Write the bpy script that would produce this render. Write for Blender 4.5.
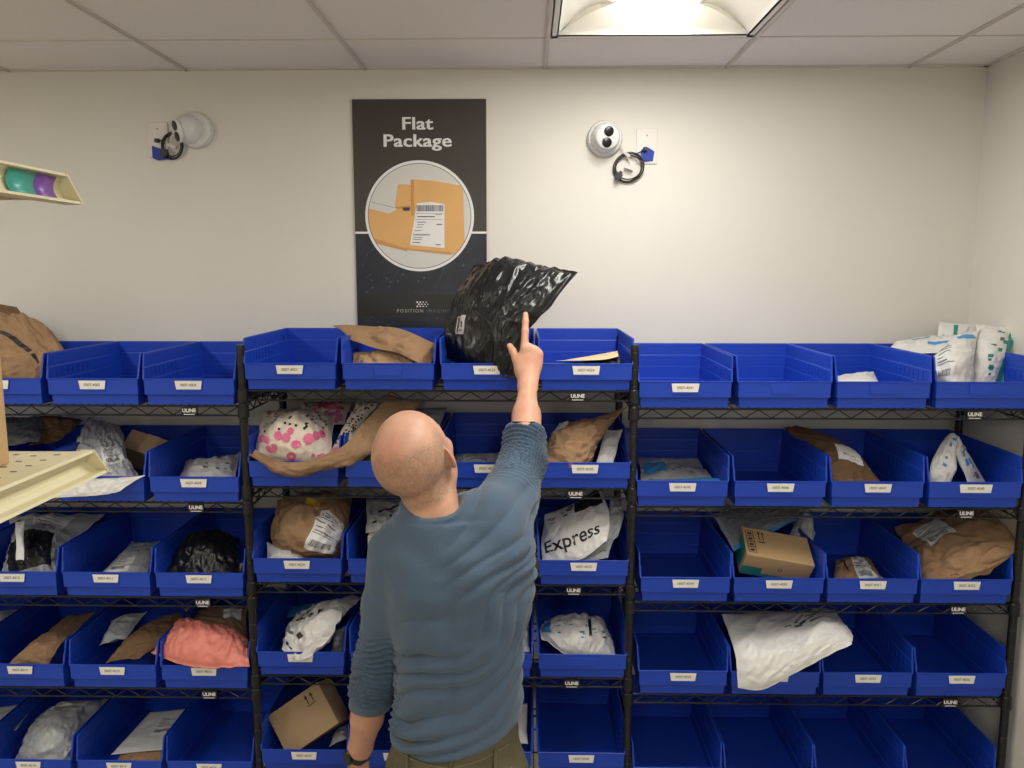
import bpy, bmesh, math, random
import numpy as np
from mathutils import Vector, Matrix, Euler, noise
random.seed(7)
for o in list(bpy.data.objects): bpy.data.objects.remove(o)
S = bpy.context.scene
COL = S.collection
PI = math.pi
# ------------------------------------------------------------------ camera, world, lights, exposure
FOC, PITCH, YAW, ZC = 820.0, math.atan(113/820), math.atan(16/820), 2.05
cam_d = bpy.data.cameras.new('camera'); cam = bpy.data.objects.new('camera', cam_d); COL.objects.link(cam)
cam_d.sensor_width = 36; cam_d.lens = FOC/1024*36; cam_d.clip_start = .02
cam.location = (0, 0, ZC); cam.rotation_euler = (PI/2-PITCH, 0, YAW)
S.camera = cam
w = bpy.data.worlds.new('world'); S.world = w; w.use_nodes = True
w.node_tree.nodes['Background'].inputs[0].default_value = (1, .97, .92, 1)
w.node_tree.nodes['Background'].inputs[1].default_value = .05
S.view_settings.view_transform = 'Standard'; S.view_settings.look = 'None'
S.view_settings.gamma = 1; S.view_settings.use_curve_mapping = False
S.view_settings.exposure = 0.0
LAMP_EMIT = 6.0          # brightness of the ceiling fixtures' diffusers
LAMP_AREA = 14.5          # watts of the area lamp inside each fixture
WALLY, CEIL, XR, XL, YB = 2.905, 2.73, 1.541, -3.2, -3.2

def ray(px, py):
    x = (px-512)/FOC; y = (384-py)/FOC
    cp, sp, cy, sy = math.cos(PITCH), math.sin(PITCH), math.cos(YAW), math.sin(YAW)
    return Vector((-sy*cp + x*cy - y*sy*sp, cy*cp + x*sy + y*cy*sp, -sp + y*cp))
def at(px, py, Y):        # the point at depth Y on a sight line: used for measuring real positions off the photo
    d = ray(px, py); return Vector((0, 0, ZC)) + d*(Y/d.y)

# ------------------------------------------------------------------ materials
def lin(c): 
    c = c/255; return c/12.92 if c <= .04045 else ((c+.055)/1.055)**2.4
def rgb(r, g, b): return (lin(r), lin(g), lin(b), 1)
MATS = {}
def mat(name, col, rough=.5, metal=0, noise_amt=0, noise_scale=20, bump=0, bump_scale=60, spec=.5, sheen=0, sub=0, emit=None, detail=6, bump_dist=.002):
    if name in MATS: return MATS[name]
    m = bpy.data.materials.new(name); m.use_nodes = True; nt = m.node_tree; b = nt.nodes['Principled BSDF']
    b.inputs['Base Color'].default_value = rgb(*col); b.inputs['Roughness'].default_value = rough
    b.inputs['Metallic'].default_value = metal; b.inputs['Specular IOR Level'].default_value = spec
    if sheen: b.inputs['Sheen Weight'].default_value = sheen
    if sub:
        b.inputs['Subsurface Weight'].default_value = sub; b.inputs['Subsurface Radius'].default_value = (.01, .004, .002); b.inputs['Subsurface Scale'].default_value = 1
    tc = nt.nodes.new('ShaderNodeTexCoord')
    if noise_amt:
        n = nt.nodes.new('ShaderNodeTexNoise'); n.inputs['Scale'].default_value = noise_scale; n.inputs['Detail'].default_value = detail
        nt.links.new(tc.outputs['Object'], n.inputs['Vector'])
        mr = nt.nodes.new('ShaderNodeMapRange'); mr.inputs['From Min'].default_value = .3; mr.inputs['From Max'].default_value = .7
        mr.inputs['To Min'].default_value = 1-noise_amt; mr.inputs['To Max'].default_value = 1+noise_amt*.6
        nt.links.new(n.outputs['Fac'], mr.inputs['Value'])
        mx = nt.nodes.new('ShaderNodeVectorMath'); mx.operation = 'SCALE'; mx.inputs[0].default_value = rgb(*col)[:3]
        nt.links.new(mr.outputs[0], mx.inputs['Scale']); nt.links.new(mx.outputs[0], b.inputs['Base Color'])
    if bump:
        n = nt.nodes.new('ShaderNodeTexNoise'); n.inputs['Scale'].default_value = bump_scale; n.inputs['Detail'].default_value = detail
        nt.links.new(tc.outputs['Object'], n.inputs['Vector'])
        bp = nt.nodes.new('ShaderNodeBump'); bp.inputs['Strength'].default_value = bump; bp.inputs['Distance'].default_value = bump_dist
        nt.links.new(n.outputs['Fac'], bp.inputs['Height']); nt.links.new(bp.outputs[0], b.inputs['Normal'])
    if emit:
        b.inputs['Emission Color'].default_value = rgb(*emit[0]); b.inputs['Emission Strength'].default_value = emit[1]
    MATS[name] = m; return m

# ------------------------------------------------------------------ objects
def tag(o, label=None, cat=None, group=None, kind=None):
    if label: o['label'] = label
    if cat: o['category'] = cat
    if group: o['group'] = group
    if kind: o['kind'] = kind
    return o
def empty(name, loc, label, cat, group=None, rz=0):
    o = bpy.data.objects.new(name, None); COL.objects.link(o); o.location = loc; o.rotation_euler = (0, 0, rz); o.empty_display_size = .05
    return tag(o, label, cat, group)
def copy_tree(o, parent=None):
    c = o.copy(); COL.objects.link(c)
    if parent is not None: c.parent = parent
    for ch in list(o.children): copy_tree(ch, c)
    return c

_txt = {}
def text_geo(s, bold=0.0, spacing=1.0):
    k = (s, bold, spacing)
    if k not in _txt:
        cu = bpy.data.curves.new('t', 'FONT'); cu.body = s; cu.size = 1; cu.align_x = 'CENTER'; cu.align_y = 'CENTER'; cu.offset = bold; cu.space_character = spacing
        cu.resolution_u = 4
        o = bpy.data.objects.new('t', cu); COL.objects.link(o)
        me = bpy.data.meshes.new_from_object(o)
        _txt[k] = ([tuple(v.co) for v in me.vertices], [tuple(p.vertices) for p in me.polygons])
        bpy.data.objects.remove(o); bpy.data.curves.remove(cu); bpy.data.meshes.remove(me)
    return _txt[k]

class MB:
    def __init__(s): s.v = []; s.f = []; s.m = []; s.sm = []
    def add(s, vs, fs, mi=0, smooth=False):
        n = len(s.v); s.v += [tuple(v) for v in vs]
        for f in fs: s.f.append(tuple(n+i for i in f)); s.m.append(mi); s.sm.append(smooth)
    def box(s, lo, hi, mi=0, M=None):
        x0, y0, z0 = lo; x1, y1, z1 = hi
        vs = [(x0,y0,z0),(x1,y0,z0),(x1,y1,z0),(x0,y1,z0),(x0,y0,z1),(x1,y0,z1),(x1,y1,z1),(x0,y1,z1)]
        if M is not None: vs = [M @ Vector(v) for v in vs]
        s.add(vs, [(0,3,2,1),(4,5,6,7),(0,1,5,4),(1,2,6,5),(2,3,7,6),(3,0,4,7)], mi)
    def tube(s, pts, r, n=8, mi=0, closed=False, cap=True):
        pts = [Vector(p) for p in pts]; N = len(pts); rr = r if isinstance(r, (list, tuple)) else [r]*N
        up = None; rings = []
        for i, p in enumerate(pts):
            if closed: t = pts[(i+1) % N]-pts[i-1]
            else: t = pts[min(i+1, N-1)]-pts[max(i-1, 0)]
            t.normalize()
            if up is None:
                up = Vector((0, 0, 1)) if abs(t.z) < .9 else Vector((1, 0, 0))
            a = (up - t*up.dot(t)).normalized(); up = a; b = t.cross(a)
            rings.append([p + (a*math.cos(2*PI*k/n) + b*math.sin(2*PI*k/n))*rr[i] for k in range(n)])
        vs = [v for r_ in rings for v in r_]; fs = []
        for i in range(N if closed else N-1):
            j = (i+1) % N
            for k in range(n): fs.append((i*n+k, i*n+(k+1) % n, j*n+(k+1) % n, j*n+k))
        if cap and not closed: fs.append(tuple(range(n))[::-1]); fs.append(tuple((N-1)*n+k for k in range(n)))
        s.add(vs, fs, mi, True)
    def lathe(s, prof, M=None, n=32, mi=0):      # prof: (r, z)
        vs = []
        for r, z in prof:
            for k in range(n): vs.append(Vector((r*math.cos(2*PI*k/n), r*math.sin(2*PI*k/n), z)))
        if M is not None: vs = [M @ v for v in vs]
        fs = []
        for i in range(len(prof)-1):
            for k in range(n): fs.append((i*n+k, i*n+(k+1) % n, (i+1)*n+(k+1) % n, (i+1)*n+k))
        fs.append(tuple(range(n))[::-1]); fs.append(tuple((len(prof)-1)*n+k for k in range(n)))
        s.add(vs, fs, mi, True)
    def poly(s, pts, mi=0): s.add(pts, [tuple(range(len(pts)))], mi)
    def text(s, t, M, size, mi=0, bold=0.0, spacing=1.0):
        vs, fs = text_geo(t, bold, spacing)
        s.add([M @ (Vector(v)*size) for v in vs], fs, mi)
    def build(s, name, mats, parent=None, loc=None, edge=35):
        me = bpy.data.meshes.new(name); me.from_pydata(s.v, [], s.f); me.update()
        for m in (mats if isinstance(mats, (list, tuple)) else [mats]): me.materials.append(m)
        me.polygons.foreach_set('material_index', s.m); me.polygons.foreach_set('use_smooth', s.sm)
        bm = bmesh.new(); bm.from_mesh(me)
        if name not in ('label',): bmesh.ops.recalc_face_normals(bm, faces=bm.faces)
        if edge and any(s.sm):
            for e in bm.edges:
                if len(e.link_faces) == 2 and e.calc_face_angle(0) > math.radians(edge): e.smooth = False
        bm.to_mesh(me); bm.free()
        o = bpy.data.objects.new(name, me); COL.objects.link(o)
        if loc is not None: o.location = loc
        if parent is not None: o.parent = parent
        return o
FRONT = Matrix.Rotation(PI/2, 4, 'X')            # text plane XY -> XZ facing -Y
def front_at(x, y, z): return Matrix.Translation((x, y, z)) @ FRONT

# ------------------------------------------------------------------ the room
M_wall = mat('wall_paint', (226, 223, 214), .6, noise_amt=.02, noise_scale=3, bump=.08, bump_scale=400)
M_ceil = mat('ceiling_tile', (238, 232, 226), .85, noise_amt=.03, noise_scale=120, bump=.2, bump_scale=300)
M_grid = mat('ceiling_grid', (214, 206, 198), .6)
M_floor = mat('floor_vinyl', (186, 180, 172), .4, noise_amt=.12, noise_scale=9)
def slab(name, lo, hi, m, kind='structure'):
    b = MB(); b.box(lo, hi); o = b.build(name, m); tag(o, kind=kind); return o
slab('floor', (XL-.1, YB-.1, -.1), (XR+.1, WALLY+.1, 0), M_floor)
slab('wall_back', (XL-.1, WALLY, 0), (XR+.1, WALLY+.1, CEIL), M_wall)
slab('wall_right', (XR, YB-.1, 0), (XR+.1, WALLY, CEIL), M_wall)
slab('wall_left', (XL-.1, YB-.1, 0), (XL, WALLY, CEIL), M_wall)
slab('wall_front', (XL, YB-.1, 0), (XR, YB, CEIL), M_wall)
slab('baseboard_back', (XL, WALLY-.012, 0), (XR-.012, WALLY, .1), mat('baseboard_vinyl', (70, 70, 72), .5))
slab('baseboard_right', (XR-.012, YB, 0), (XR, WALLY-.012, .1), MATS['baseboard_vinyl'])
TX = [-3.0 + .6135*i for i in range(-1, 9)]                       # ceiling grid, 0.61 m tiles
TX = [.055 + .6135*i for i in range(-6, 3)]
TY = [2.545 - .61*i for i in range(0, 10)]
# light fixtures occupy cells (i, j..j+1)
fix_cells = [(0, 0), (0, 4), (-4, 1), (-4, 5), (-2, 7)]
def in_fix(x, y):
    for i, j in fix_cells:
        x0 = .055+.6135*i; y1 = 2.545-.61*j
        if x0-.01 < x < x0+.6235 and y1-1.23 < y < y1+.01: return True
    return False
b = MB()
xs = sorted(set([XL-.1, XR+.1] + [x for x in TX if XL < x < XR])); ys = sorted(set([YB-.1, WALLY+.1]+[y for y in TY if y > YB]))
for i in range(len(xs)-1):
    for j in range(len(ys)-1):
        cx, cy = (xs[i]+xs[i+1])/2, (ys[j]+ys[j+1])/2
        if not in_fix(cx, cy): b.box((xs[i], ys[j], CEIL+.004), (xs[i+1], ys[j+1], CEIL+.02))
tag(b.build('ceiling', M_ceil), kind='structure')
slab('ceiling_deck', (XL-.1, YB-.1, CEIL+.16), (XR+.1, WALLY+.1, CEIL+.2), M_ceil)
b = MB()
for x in xs[1:-1]: b.box((x-.008, YB, CEIL-.001), (x+.008, WALLY, CEIL+.006)); b.box((x-.003, YB, CEIL-.004), (x+.003, WALLY, CEIL))
for y in ys[1:-1]:
    segs = [(XL, XR)]
    b.box((XL, y-.003, CEIL+.0012), (XR, y+.003, CEIL+.006))
b.box((XL, WALLY-.02, CEIL-.001), (XR, WALLY, CEIL+.006)); b.box((XR-.02, YB, CEIL-.001), (XR, WALLY, CEIL+.006))
tag(b.build('trim_ceiling_grid', M_grid), kind='structure')

# light fixture: recessed centre-basket troffer
M_refl = mat('fixture_enamel', (238, 236, 228), .45)
M_lamp = mat('fixture_diffuser', (255, 252, 244), .5, emit=((255, 248, 236), LAMP_EMIT))
def troffer(i, j, label, dim=1.0):
    x0 = .055+.6135*i+.013; x1 = x0+.5875; y1 = 2.545-.61*j-.008; y0 = y1-1.204; cx = (x0+x1)/2; cy = (y0+y1)/2
    t = empty('ceiling_light', (cx, cy, CEIL), label, 'light', 'recessed ceiling lights')
    hw, hl = (x1-x0)/2, (y1-y0)/2
    b = MB()
    # flange frame
    for lo, hi in (((-hw,-hl,0),(hw,-hl+.022,.008)),((-hw,hl-.022,0),(hw,hl,.008)),((-hw,-hl,0),(-hw+.018,hl,.008)),((hw-.018,-hl,0),(hw,hl,.008))): b.box(lo, hi)
    b.build('frame', M_refl, t)
    b = MB(); iw, il, bw = hw-.018, hl-.022, .118
    N = 14
    for sgn in (-1, 1):                                   # curved side reflectors
        vs = []
        for k in range(N+1):
            a = k/N; x = sgn*(iw + (bw-iw)*a); z = .004 + .085*math.sin(a*PI*.62)/math.sin(PI*.5)
            vs += [(x, -il, z), (x, il, z)]
        b.add(vs, [(2*k, 2*k+1, 2*k+3, 2*k+2) for k in range(N)], 0, True)
    for sgn in (-1, 1):                                   # curved end reflectors
        vs = []; K = 24
        for k in range(K+1):
            x = -iw + 2*iw*k/K; h = .004+.088*(1-abs(x/iw)**2.2)
            vs += [(x, sgn*il, .003), (x, sgn*(il-.012-.03*(1-(x/iw)**2)), h)]
        b.add(vs, [(2*k, 2*k+1, 2*k+3, 2*k+2) for k in range(K)], 0, True)
    b.build('reflector', M_refl, t)
    b = MB(); b.box((-iw, -il, .094), (iw, il, .1)); b.box((-iw, -il-.004, 0), (iw, -il, .1)); b.box((-iw, il, 0), (iw, il+.004, .1)); b.box((-iw-.004, -il, 0), (-iw, il, .1)); b.box((iw, -il, 0), (iw+.004, il, .1)); b.build('housing', M_refl, t)
    b = MB(); vs = []; K = 16
    for k in range(K+1):
        a = -1+2*k/K; vs += [(bw*a, -il+.02, .075-.045*math.sqrt(max(0, 1-a*a*.98))), (bw*a, il-.02, .075-.045*math.sqrt(max(0, 1-a*a*.98)))]
    b.add(vs, [(2*k, 2*k+1, 2*k+3, 2*k+2) for k in range(K)], 0, True)
    b.build('diffuser', M_lamp, t)
    ld = bpy.data.lights.new('fixture_lamp', 'AREA'); ld.shape = 'RECTANGLE'; ld.size = .22; ld.size_y = 1.1; ld.energy = LAMP_AREA*dim; ld.color = (1, .97, .92)
    lo = bpy.data.objects.new('fixture_lamp', ld); COL.objects.link(lo); lo.parent = t; lo.location = (0, 0, .02)
    return t
troffer(0, 0, 'recessed ceiling light nearest the back wall, above the flat package sign side')
troffer(0, 4, 'recessed ceiling light behind the camera on the right side', 1.4)
troffer(-4, 1, 'added unseen ceiling light past the left edge, brightening the left wall and ceiling', .8)  # out-of-view fixture added to lift the left wall and ceiling
troffer(-4, 5, 'recessed ceiling light behind the camera on the left side', 1.4)
troffer(-2, 7, 'recessed ceiling light at the far rear of the room', 1.4)

# ------------------------------------------------------------------ wire shelving
M_blk = mat('black_epoxy_wire', (24, 24, 26), .36, spec=.45)
M_tagp = mat('tag_plastic', (20, 20, 22), .4)
M_white = mat('white_print', (235, 235, 235), .5)
YF, YBK = 2.45, 2.85
RACKS = {'left': (-2.054, -.867, [1.642, 1.338, 1.030, .723, .395]),
         'middle': (-.867, .320, [1.690, 1.388, 1.079, .772, .440]),
         'right': (.320, 1.507, [1.638, 1.333, 1.027, .721, .392])}
def shelf_mesh(x0, x1):
    b = MB(); a, c = x0+.016, x1-.016; L = c-a
    for y in (YF, YBK):
        b.tube([(a, y, 0), (c, y, 0)], .0034, 6); b.tube([(a, y, -.029), (c, y, -.029)], .003, 6)
        n = int(round(L/.0395)); pts = [(a+L*k/n, y, -.002 if k % 2 else -.027) for k in range(n+1)]
        b.tube(pts, .0021, 5)
    for x in (a-.002, c+.002):
        b.tube([(x, YF, 0), (x, YBK, 0)], .0034, 6); b.tube([(x, YF, -.029), (x, YBK, -.029)], .003, 6)
        n = 12; b.tube([(x, YF+(YBK-YF)*k/n, -.002 if k % 2 else -.027) for k in range(n+1)], .0021, 5)
    n = int(L/.0254)
    for k in range(1, n): b.tube([(a+L*k/n, YF-.004, .002), (a+L*k/n, YBK+.002, .002)], .0016, 5)
    for y in (YF+.13, YF+.27): b.tube([(a, y, -.004), (c, y, -.004)], .0028, 6)
    for x in (x0, x1):
        for y in (YF, YBK): b.lathe([(.0142, -.036), (.0172, -.034), (.0158, .004), (.0142, .006)], Matrix.Translation((x, y, 0)), 16)
    return b
def post_mesh():
    b = MB(); prof = [(.0127, 0)]
    z = .03
    while z < 1.82:
        prof += [(.0127, z), (.0118, z+.001), (.0118, z+.003), (.0127, z+.004)]; z += .0508
    prof += [(.0127, 1.826), (.011, 1.831)]
    b.lathe(prof, None, 14); return b
def short_post():
    b = post_mesh(); b.v = [(v[0], v[1], min(v[2], 1.775)) for v in b.v]; return b
post0 = None
TAGX = {'left': (190, 195, 202, 207), 'middle': 1, 'right': 1}
for rn, (x0, x1, zs) in RACKS.items():
    lab = {'left': 'black wire shelving rack at the left holding five tiers of blue bins', 'middle': 'black wire shelving rack in the middle, behind the man',
           'right': 'black wire shelving rack at the right, beside the right wall'}[rn]
    R = empty('wire_shelving_rack', ((x0+x1)/2, (YF+YBK)/2, 0), lab, 'shelving', 'black wire shelving racks')
    cx, cy = (x0+x1)/2, (YF+YBK)/2
    px = {'left': (x0,), 'middle': (x0, x1), 'right': (x1,)}[rn]
    for x in px:
        for y in (YF, YBK):
            if rn == 'right' and y == YBK: p = short_post().build('post', M_blk, R)
            elif post0 is None: p = post0 = post_mesh().build('post', M_blk, R)
            else: p = post0.copy(); COL.objects.link(p); p.parent = R
            p.location = (x-cx, y-cy, 0)
    s0 = None
    for k, z in enumerate(zs + [.12]):
        if s0 is None:
            b = shelf_mesh(x0, x1); b.v = [(v[0]-cx, v[1]-cy, v[2]) for v in b.v]; s = s0 = b.build('wire_shelf', M_blk, R)
        else: s = s0.copy(); COL.objects.link(s); s.parent = R
        s.location = (0, 0, z)
        tx = {'left': -1.03+.005*k, 'middle': .15-.003*k, 'right': 1.335-.002*k}[rn]-cx
        if k == 0:
            b = MB(); b.box((-.024, -.003, -.014), (.024, .003, .014), 0)
            b.text('ULINE', front_at(0, -.0034, .002), .0155, 1, bold=.03)
            b.box((-.017, -.0036, -.0105), (.017, -.0033, -.0085), 1)
            t0 = b.build('name_plate', [M_tagp, M_white], s); t0['label'] = 'black name plate with white lettering on the shelf edge'; t = t0
        elif k < 5: t = t0.copy(); COL.objects.link(t); t.parent = s
        else: t = None
        if t: t.location = (tx, YF-cy-.0075, -.0145)
# ------------------------------------------------------------------ blue bins
M_blue = mat('blue_plastic', (25, 68, 186), .42, noise_amt=.05, noise_scale=6, spec=.45, bump=.05, bump_scale=90)
M_paper = mat('label_paper', (236, 233, 226), .6)
M_ink = mat('black_ink', (28, 28, 30), .6)
M_inkf = mat('faded_ink', (120, 116, 92), .6)
BY = 2.437                                               # bin front
BH, BL = .154, .080
def bin_shell():
    b = MB()
    # ring levels: z, half width, y front, y back
    lv = [(0, .1310, .012, .448), (.030, .1322, .010, .449), (.032, .1365, .002, .452), (.0735, .1370, .001, .453), (.0755, .1387, .001, .453), (BL, .1387, .001, .453), (.112, .1395, .0, .4535), (.114, .1412, .0, .4545), (BH, .1425, .0, .455)]
    vs = []
    for i, (z, h, f, k) in enumerate(lv):
        ff = f if z <= BL else f + .004 + .016*((z-BL)/(BH-BL))
        vs += [(-h, ff, z), (-h, k, z), (h, k, z), (h, ff, z)]
    fs = [(0, 1, 2, 3)]
    for i in range(len(lv)-1):
        a, c = i*4, (i+1)*4
        for q, r in ((0, 1), (1, 2), (2, 3)): fs.append((a+q, a+r, c+r, c+q))
        if lv[i+1][0] <= BL: fs.append((a+3, a, c, c+3))
    b.add(vs, fs, 0)
    return b
proto_bin = {}
def make_bin(kind):
    root = bpy.data.objects.new('shelf_bin', None); COL.objects.link(root); root.empty_display_size = .05
    b = bin_shell(); o = b.build('bin_body', M_blue, root)
    md = o.modifiers.new('wall', 'SOLIDIFY'); md.thickness = .0032; md.offset = -1; md.use_even_offset = False
    bv = o.modifiers.new('edge', 'BEVEL'); bv.width = .0012; bv.segments = 2; bv.limit_method = 'ANGLE'
    b = MB()                                              # rolled rim along sides and back, front lip bead
    b.tube([(-.1425, .022, BH), (-.1425, .455, BH), (.1425, .455, BH), (.1425, .022, BH)], .0022, 6)
    b.tube([(-.1385, .001, BL), (.1385, .001, BL)], .0022, 6)
    b.tube([(-.1425, .022, BH), (-.140, .006, BL+.01), (-.1385, .001, BL)], .002, 6); b.tube([(.1425, .022, BH), (.140, .006, BL+.01), (.1385, .001, BL)], .002, 6)
    for sx in (-1, 1):                                    # moulded ribs inside the side walls
        for k in range(7):
            y = .050+.030*k
            for (z0, z1, hw) in ((.082, .108, .1353), (.046, .070, .1333)): b.box((sx*hw-.0007, y, z0), (sx*hw+.0007, y+.0022, z1))
    b.build('rim', M_blue, root)
    b = MB()                                              # moulded label holder
    w0, w1, z0, z1 = .044, .038, BL-.004, BL-.036
    b.add([(-w0, -.0015, z0), (w0, -.0015, z0), (w1, -.0015, z1), (-w1, -.0015, z1), (-w0, .004, z0), (w0, .004, z0), (w1, .004, z1), (-w1, .004, z1)],
          [(0, 1, 2, 3), (0, 4, 5, 1), (1, 5, 6, 2), (2, 6, 7, 3), (3, 7, 4, 0)])
    b.build('label_holder', M_blue, root)
    return root
BINX = {'left': [-1.913, -1.617, -1.320, -1.026], 'middle': [-.7165, -.420, -.1225, .174], 'right': [.471, .767, 1.060, 1.353]}
ORD = ['leftmost', 'second from left', 'third from left', 'rightmost']
ROW = ['top shelf', 'second shelf down', 'third shelf down', 'fourth shelf down', 'lowest shelf in view']
HOLD = {  # what the bin holds (for its label)
 ('left',0,0):None, ('left',0,1):'a large kraft paper sack', ('left',1,1):'grey and dark mailers', ('left',1,2):'a big white poly mailer and small brown box', ('left',1,3):'one white poly parcel',
 ('left',2,1):'dark and silver mailers', ('left',2,2):'a flat grey mailer', ('left',2,3):'a black bag', ('left',3,1):'one long brown paper mailer', ('left',3,2):'a grey and a brown mailer', ('left',3,3):'a pink bag',
 ('left',4,0):'a flat grey mailer', ('left',4,1):'a large grey poly mailer', ('left',4,2):'a white labelled envelope on brown paper',
 ('middle',0,1):'crumpled brown mailers', ('middle',0,2):'the black bag the man reaches for', ('middle',0,3):'a thin manila envelope',
 ('middle',1,0):'a polka dot bag in brown paper', ('middle',1,1):'a silver mailer', ('middle',1,2):'a flat grey mailer', ('middle',1,3):'a crumpled brown sack',
 ('middle',2,0):'a round brown sack with white label', ('middle',2,1):'a white box and white mailer', ('middle',2,3):'the white Express mailer',
 ('middle',3,0):'a crumpled white and black poly bag', ('middle',3,2):'a white bag mostly hidden by the man', ('middle',3,3):'a puffy white bag with yellow sticker',
 ('middle',4,0):'a tilted cardboard box', ('middle',4,2):'a white envelope beside the man',
 ('right',0,2):'a small white envelope', ('right',0,3):'white mailers with teal edges', ('right',1,0):'a flat white and blue mailer', ('right',1,2):'a long brown mailer', ('right',1,3):'an arched white mailer',
 ('right',2,1):'a teal taped cardboard box', ('right',2,2):'a small brown packet', ('right',2,3):'a big brown sack', ('right',3,1):'a large white bag hanging over its front'}
NOPAPER = {('middle',0,1), ('right',0,1), ('right',0,2), ('right',0,3), ('middle',3,3)}
lip_code = 0
first = None
for rn in RACKS:
    for r in range(5):
        for c in range(4):
            lip_code += 1
            if rn == 'left' and c == 0 and r < 0: continue
            if first is None: first = make_bin(0); o = first
            else: o = copy_tree(proto); 
            if lip_code == 1: proto = first
            dx = {('right', 2): (.018, .009, .003, -.004), ('right', 3): (.019, .012, .006, .003), ('right', 4): (.010, .005, 0, -.006)}.get((rn, r), (0, 0, 0, 0))[c]
            o.location = (BINX[rn][c]+dx, BY, RACKS[rn][2][r]+.0042)
            hold = HOLD.get((rn, r, c))
            hid = 'blue bin hidden behind the man' if (rn, r, c) in (('middle', 2, 2), ('middle', 3, 1), ('middle', 4, 1)) else 'blue bin past the left edge' if rn == 'left' and c == 0 else 'empty blue bin'
            lab = ('blue bin holding '+hold if hold else hid) + ', %s on the %s of the %s rack' % (ORD[c], ROW[r], rn)
            lab = lab.replace('second shelf down', 'second shelf').replace('third shelf down', 'third shelf').replace('fourth shelf down', 'fourth shelf').replace('lowest shelf in view', 'bottom visible shelf')
            words = lab.split()
            if len(words) > 16: lab = 'blue bin, %s on the %s of the %s rack' % (ORD[c], ROW[r].replace(' down', ''), rn)
            tag(o, lab, 'bin', 'blue shelf bins on the wire racks')
# paper labels only after copying so that each carries its own number
n = 0
for o in [o for o in bpy.data.objects if o.type == 'EMPTY' and o.name.startswith('shelf_bin')]:
    n += 1
    k = n-1; rn = list(RACKS)[k//20]; r = (k % 20)//4; c = k % 4
    if (rn, r, c) in NOPAPER: continue
    b = MB(); w0, w1, z0, z1 = .0415, .0375, BL-.005, BL-.031
    if (rn, r, c) == ('right', 1, 3): w0 += .008; w1 += .008
    b.add([(-w0, -.0022, z0), (w0, -.0022, z0), (w1, -.0022, z1), (-w1, -.0022, z1)], [(3, 2, 1, 0)], 0)
    b.text('0007-%04d' % (4000+n), front_at(0, -.0026, (z0+z1)/2), .0115, 1, bold=.012)
    q = b.build('label', [M_paper, M_inkf], o); q['label'] = 'white paper location label on the bin lip'

# ------------------------------------------------------------------ sign
def sg(px, py, d=0):                                      # sign plane measured off the photo
    return (-.604+(px-352)*.459/134.5, WALLY-.008-d, 2.631-(py-100)*.786/230)
sign = empty('wall_sign', (sg(419, 330)[0], WALLY-.008, 1.80), 'tall dark Flat Package sign with round picture of padded mailers', 'sign')
so = sign.location
def SB(b, name, mats): b.v = [(v[0]-so.x, v[1]-so.y, v[2]-so.z) for v in b.v]; return b.build(name, mats, sign)
M_sg1 = mat('sign_brown', (66, 60, 57), .28, noise_amt=.05, noise_scale=8); M_sg2 = mat('sign_navy', (36, 41, 54), .28, noise_amt=.35, noise_scale=14)
M_sg3 = mat('sign_band', (34, 34, 37), .3); M_dot = mat('sign_dots', (74, 80, 98), .4)
b = MB(); x0, _, zt = sg(352, 100); x1 = sg(486.5, 100)[0]; zm = sg(0, 231)[2]; zb = 1.80
b.box((x0, WALLY-.008, zm), (x1, WALLY-.001, zt), 0); b.box((x0, WALLY-.008, zb), (x1, WALLY-.001, zm), 1)
SB(b, 'panel', [M_sg1, M_sg2])
b = MB(); yy = WALLY-.0085
b.box((x0, yy, sg(0, 232.3)[2]), (x1, yy+.0004, sg(0, 230.2)[2]), 0)
b.box((x0, yy, sg(0, 316)[2]), (x1, yy+.0004, sg(0, 294.5)[2]), 1)
SB(b, 'printed_bands', [M_white, M_sg3])['label'] = 'white dividing line and dark band'
b = MB()
for q in (-1, 0, 1):
    b.text('Flat', front_at(sg(417, 0)[0]+.0013*q, yy-.0002-.0001*q, sg(0, 124.1)[2]) @ Matrix.Diagonal((1.22, 1, 1, 1)), .059, 0, bold=.010, spacing=1.04)
    b.text('Package', front_at(sg(417, 0)[0]+.0013*q, yy-.0002-.0001*q, sg(0, 140.8)[2]) @ Matrix.Diagonal((1.22, 1, 1, 1)), .059, 0, bold=.010, spacing=1.04)
SB(b, 'title_lettering', M_white)['label'] = 'white Flat Package lettering'
b = MB()
b.text('POSITION', front_at(sg(407, 0)[0], yy-.0004, sg(0, 311)[2]), .0165, 2, spacing=1.35, bold=.004)
b.text('IMAGING', front_at(sg(436.5, 0)[0], yy-.0004, sg(0, 311)[2]), .0165, 3, spacing=1.35, bold=.004)
for row, (yy0, n0, xo) in enumerate(((301.8, 4, 414.5), (304, 4, 416.2), (306.2, 4, 414.5))):
    for k in range(n0):
        p = sg(xo+k*3.1, yy0, .0012); r = .0032-.0004*k
        b.poly([(p[0]+r*math.cos(a*PI/4), p[1], p[2]+r*math.sin(a*PI/4)) for a in range(8)], 0)
SM = [M_white, M_sg3, mat('sign_grey_text', (170, 170, 168), .5), mat('sign_blue_text', (92, 98, 128), .5), M_dot]
SB(b, 'logo', SM)['label'] = 'small dotted logo with grey and blue company lettering'
b = MB(); rr = random.Random(4); pts = []
for k in range(90):
    p = sg(rr.uniform(358, 483), rr.uniform(238, 328), .0008)
    if (p[0]-sg(418, 0)[0])**2+(p[2]-sg(0, 215.5)[2])**2 < .037: continue
    if sg(0, 317)[2] < p[2] < sg(0, 293)[2]: continue
    r = rr.choice([.0012, .0018, .003, .004]); pts.append(p)
    b.poly([(p[0]+r*math.cos(a*PI/4), p[1], p[2]+r*math.sin(a*PI/4)) for a in range(8)], 4)
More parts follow.
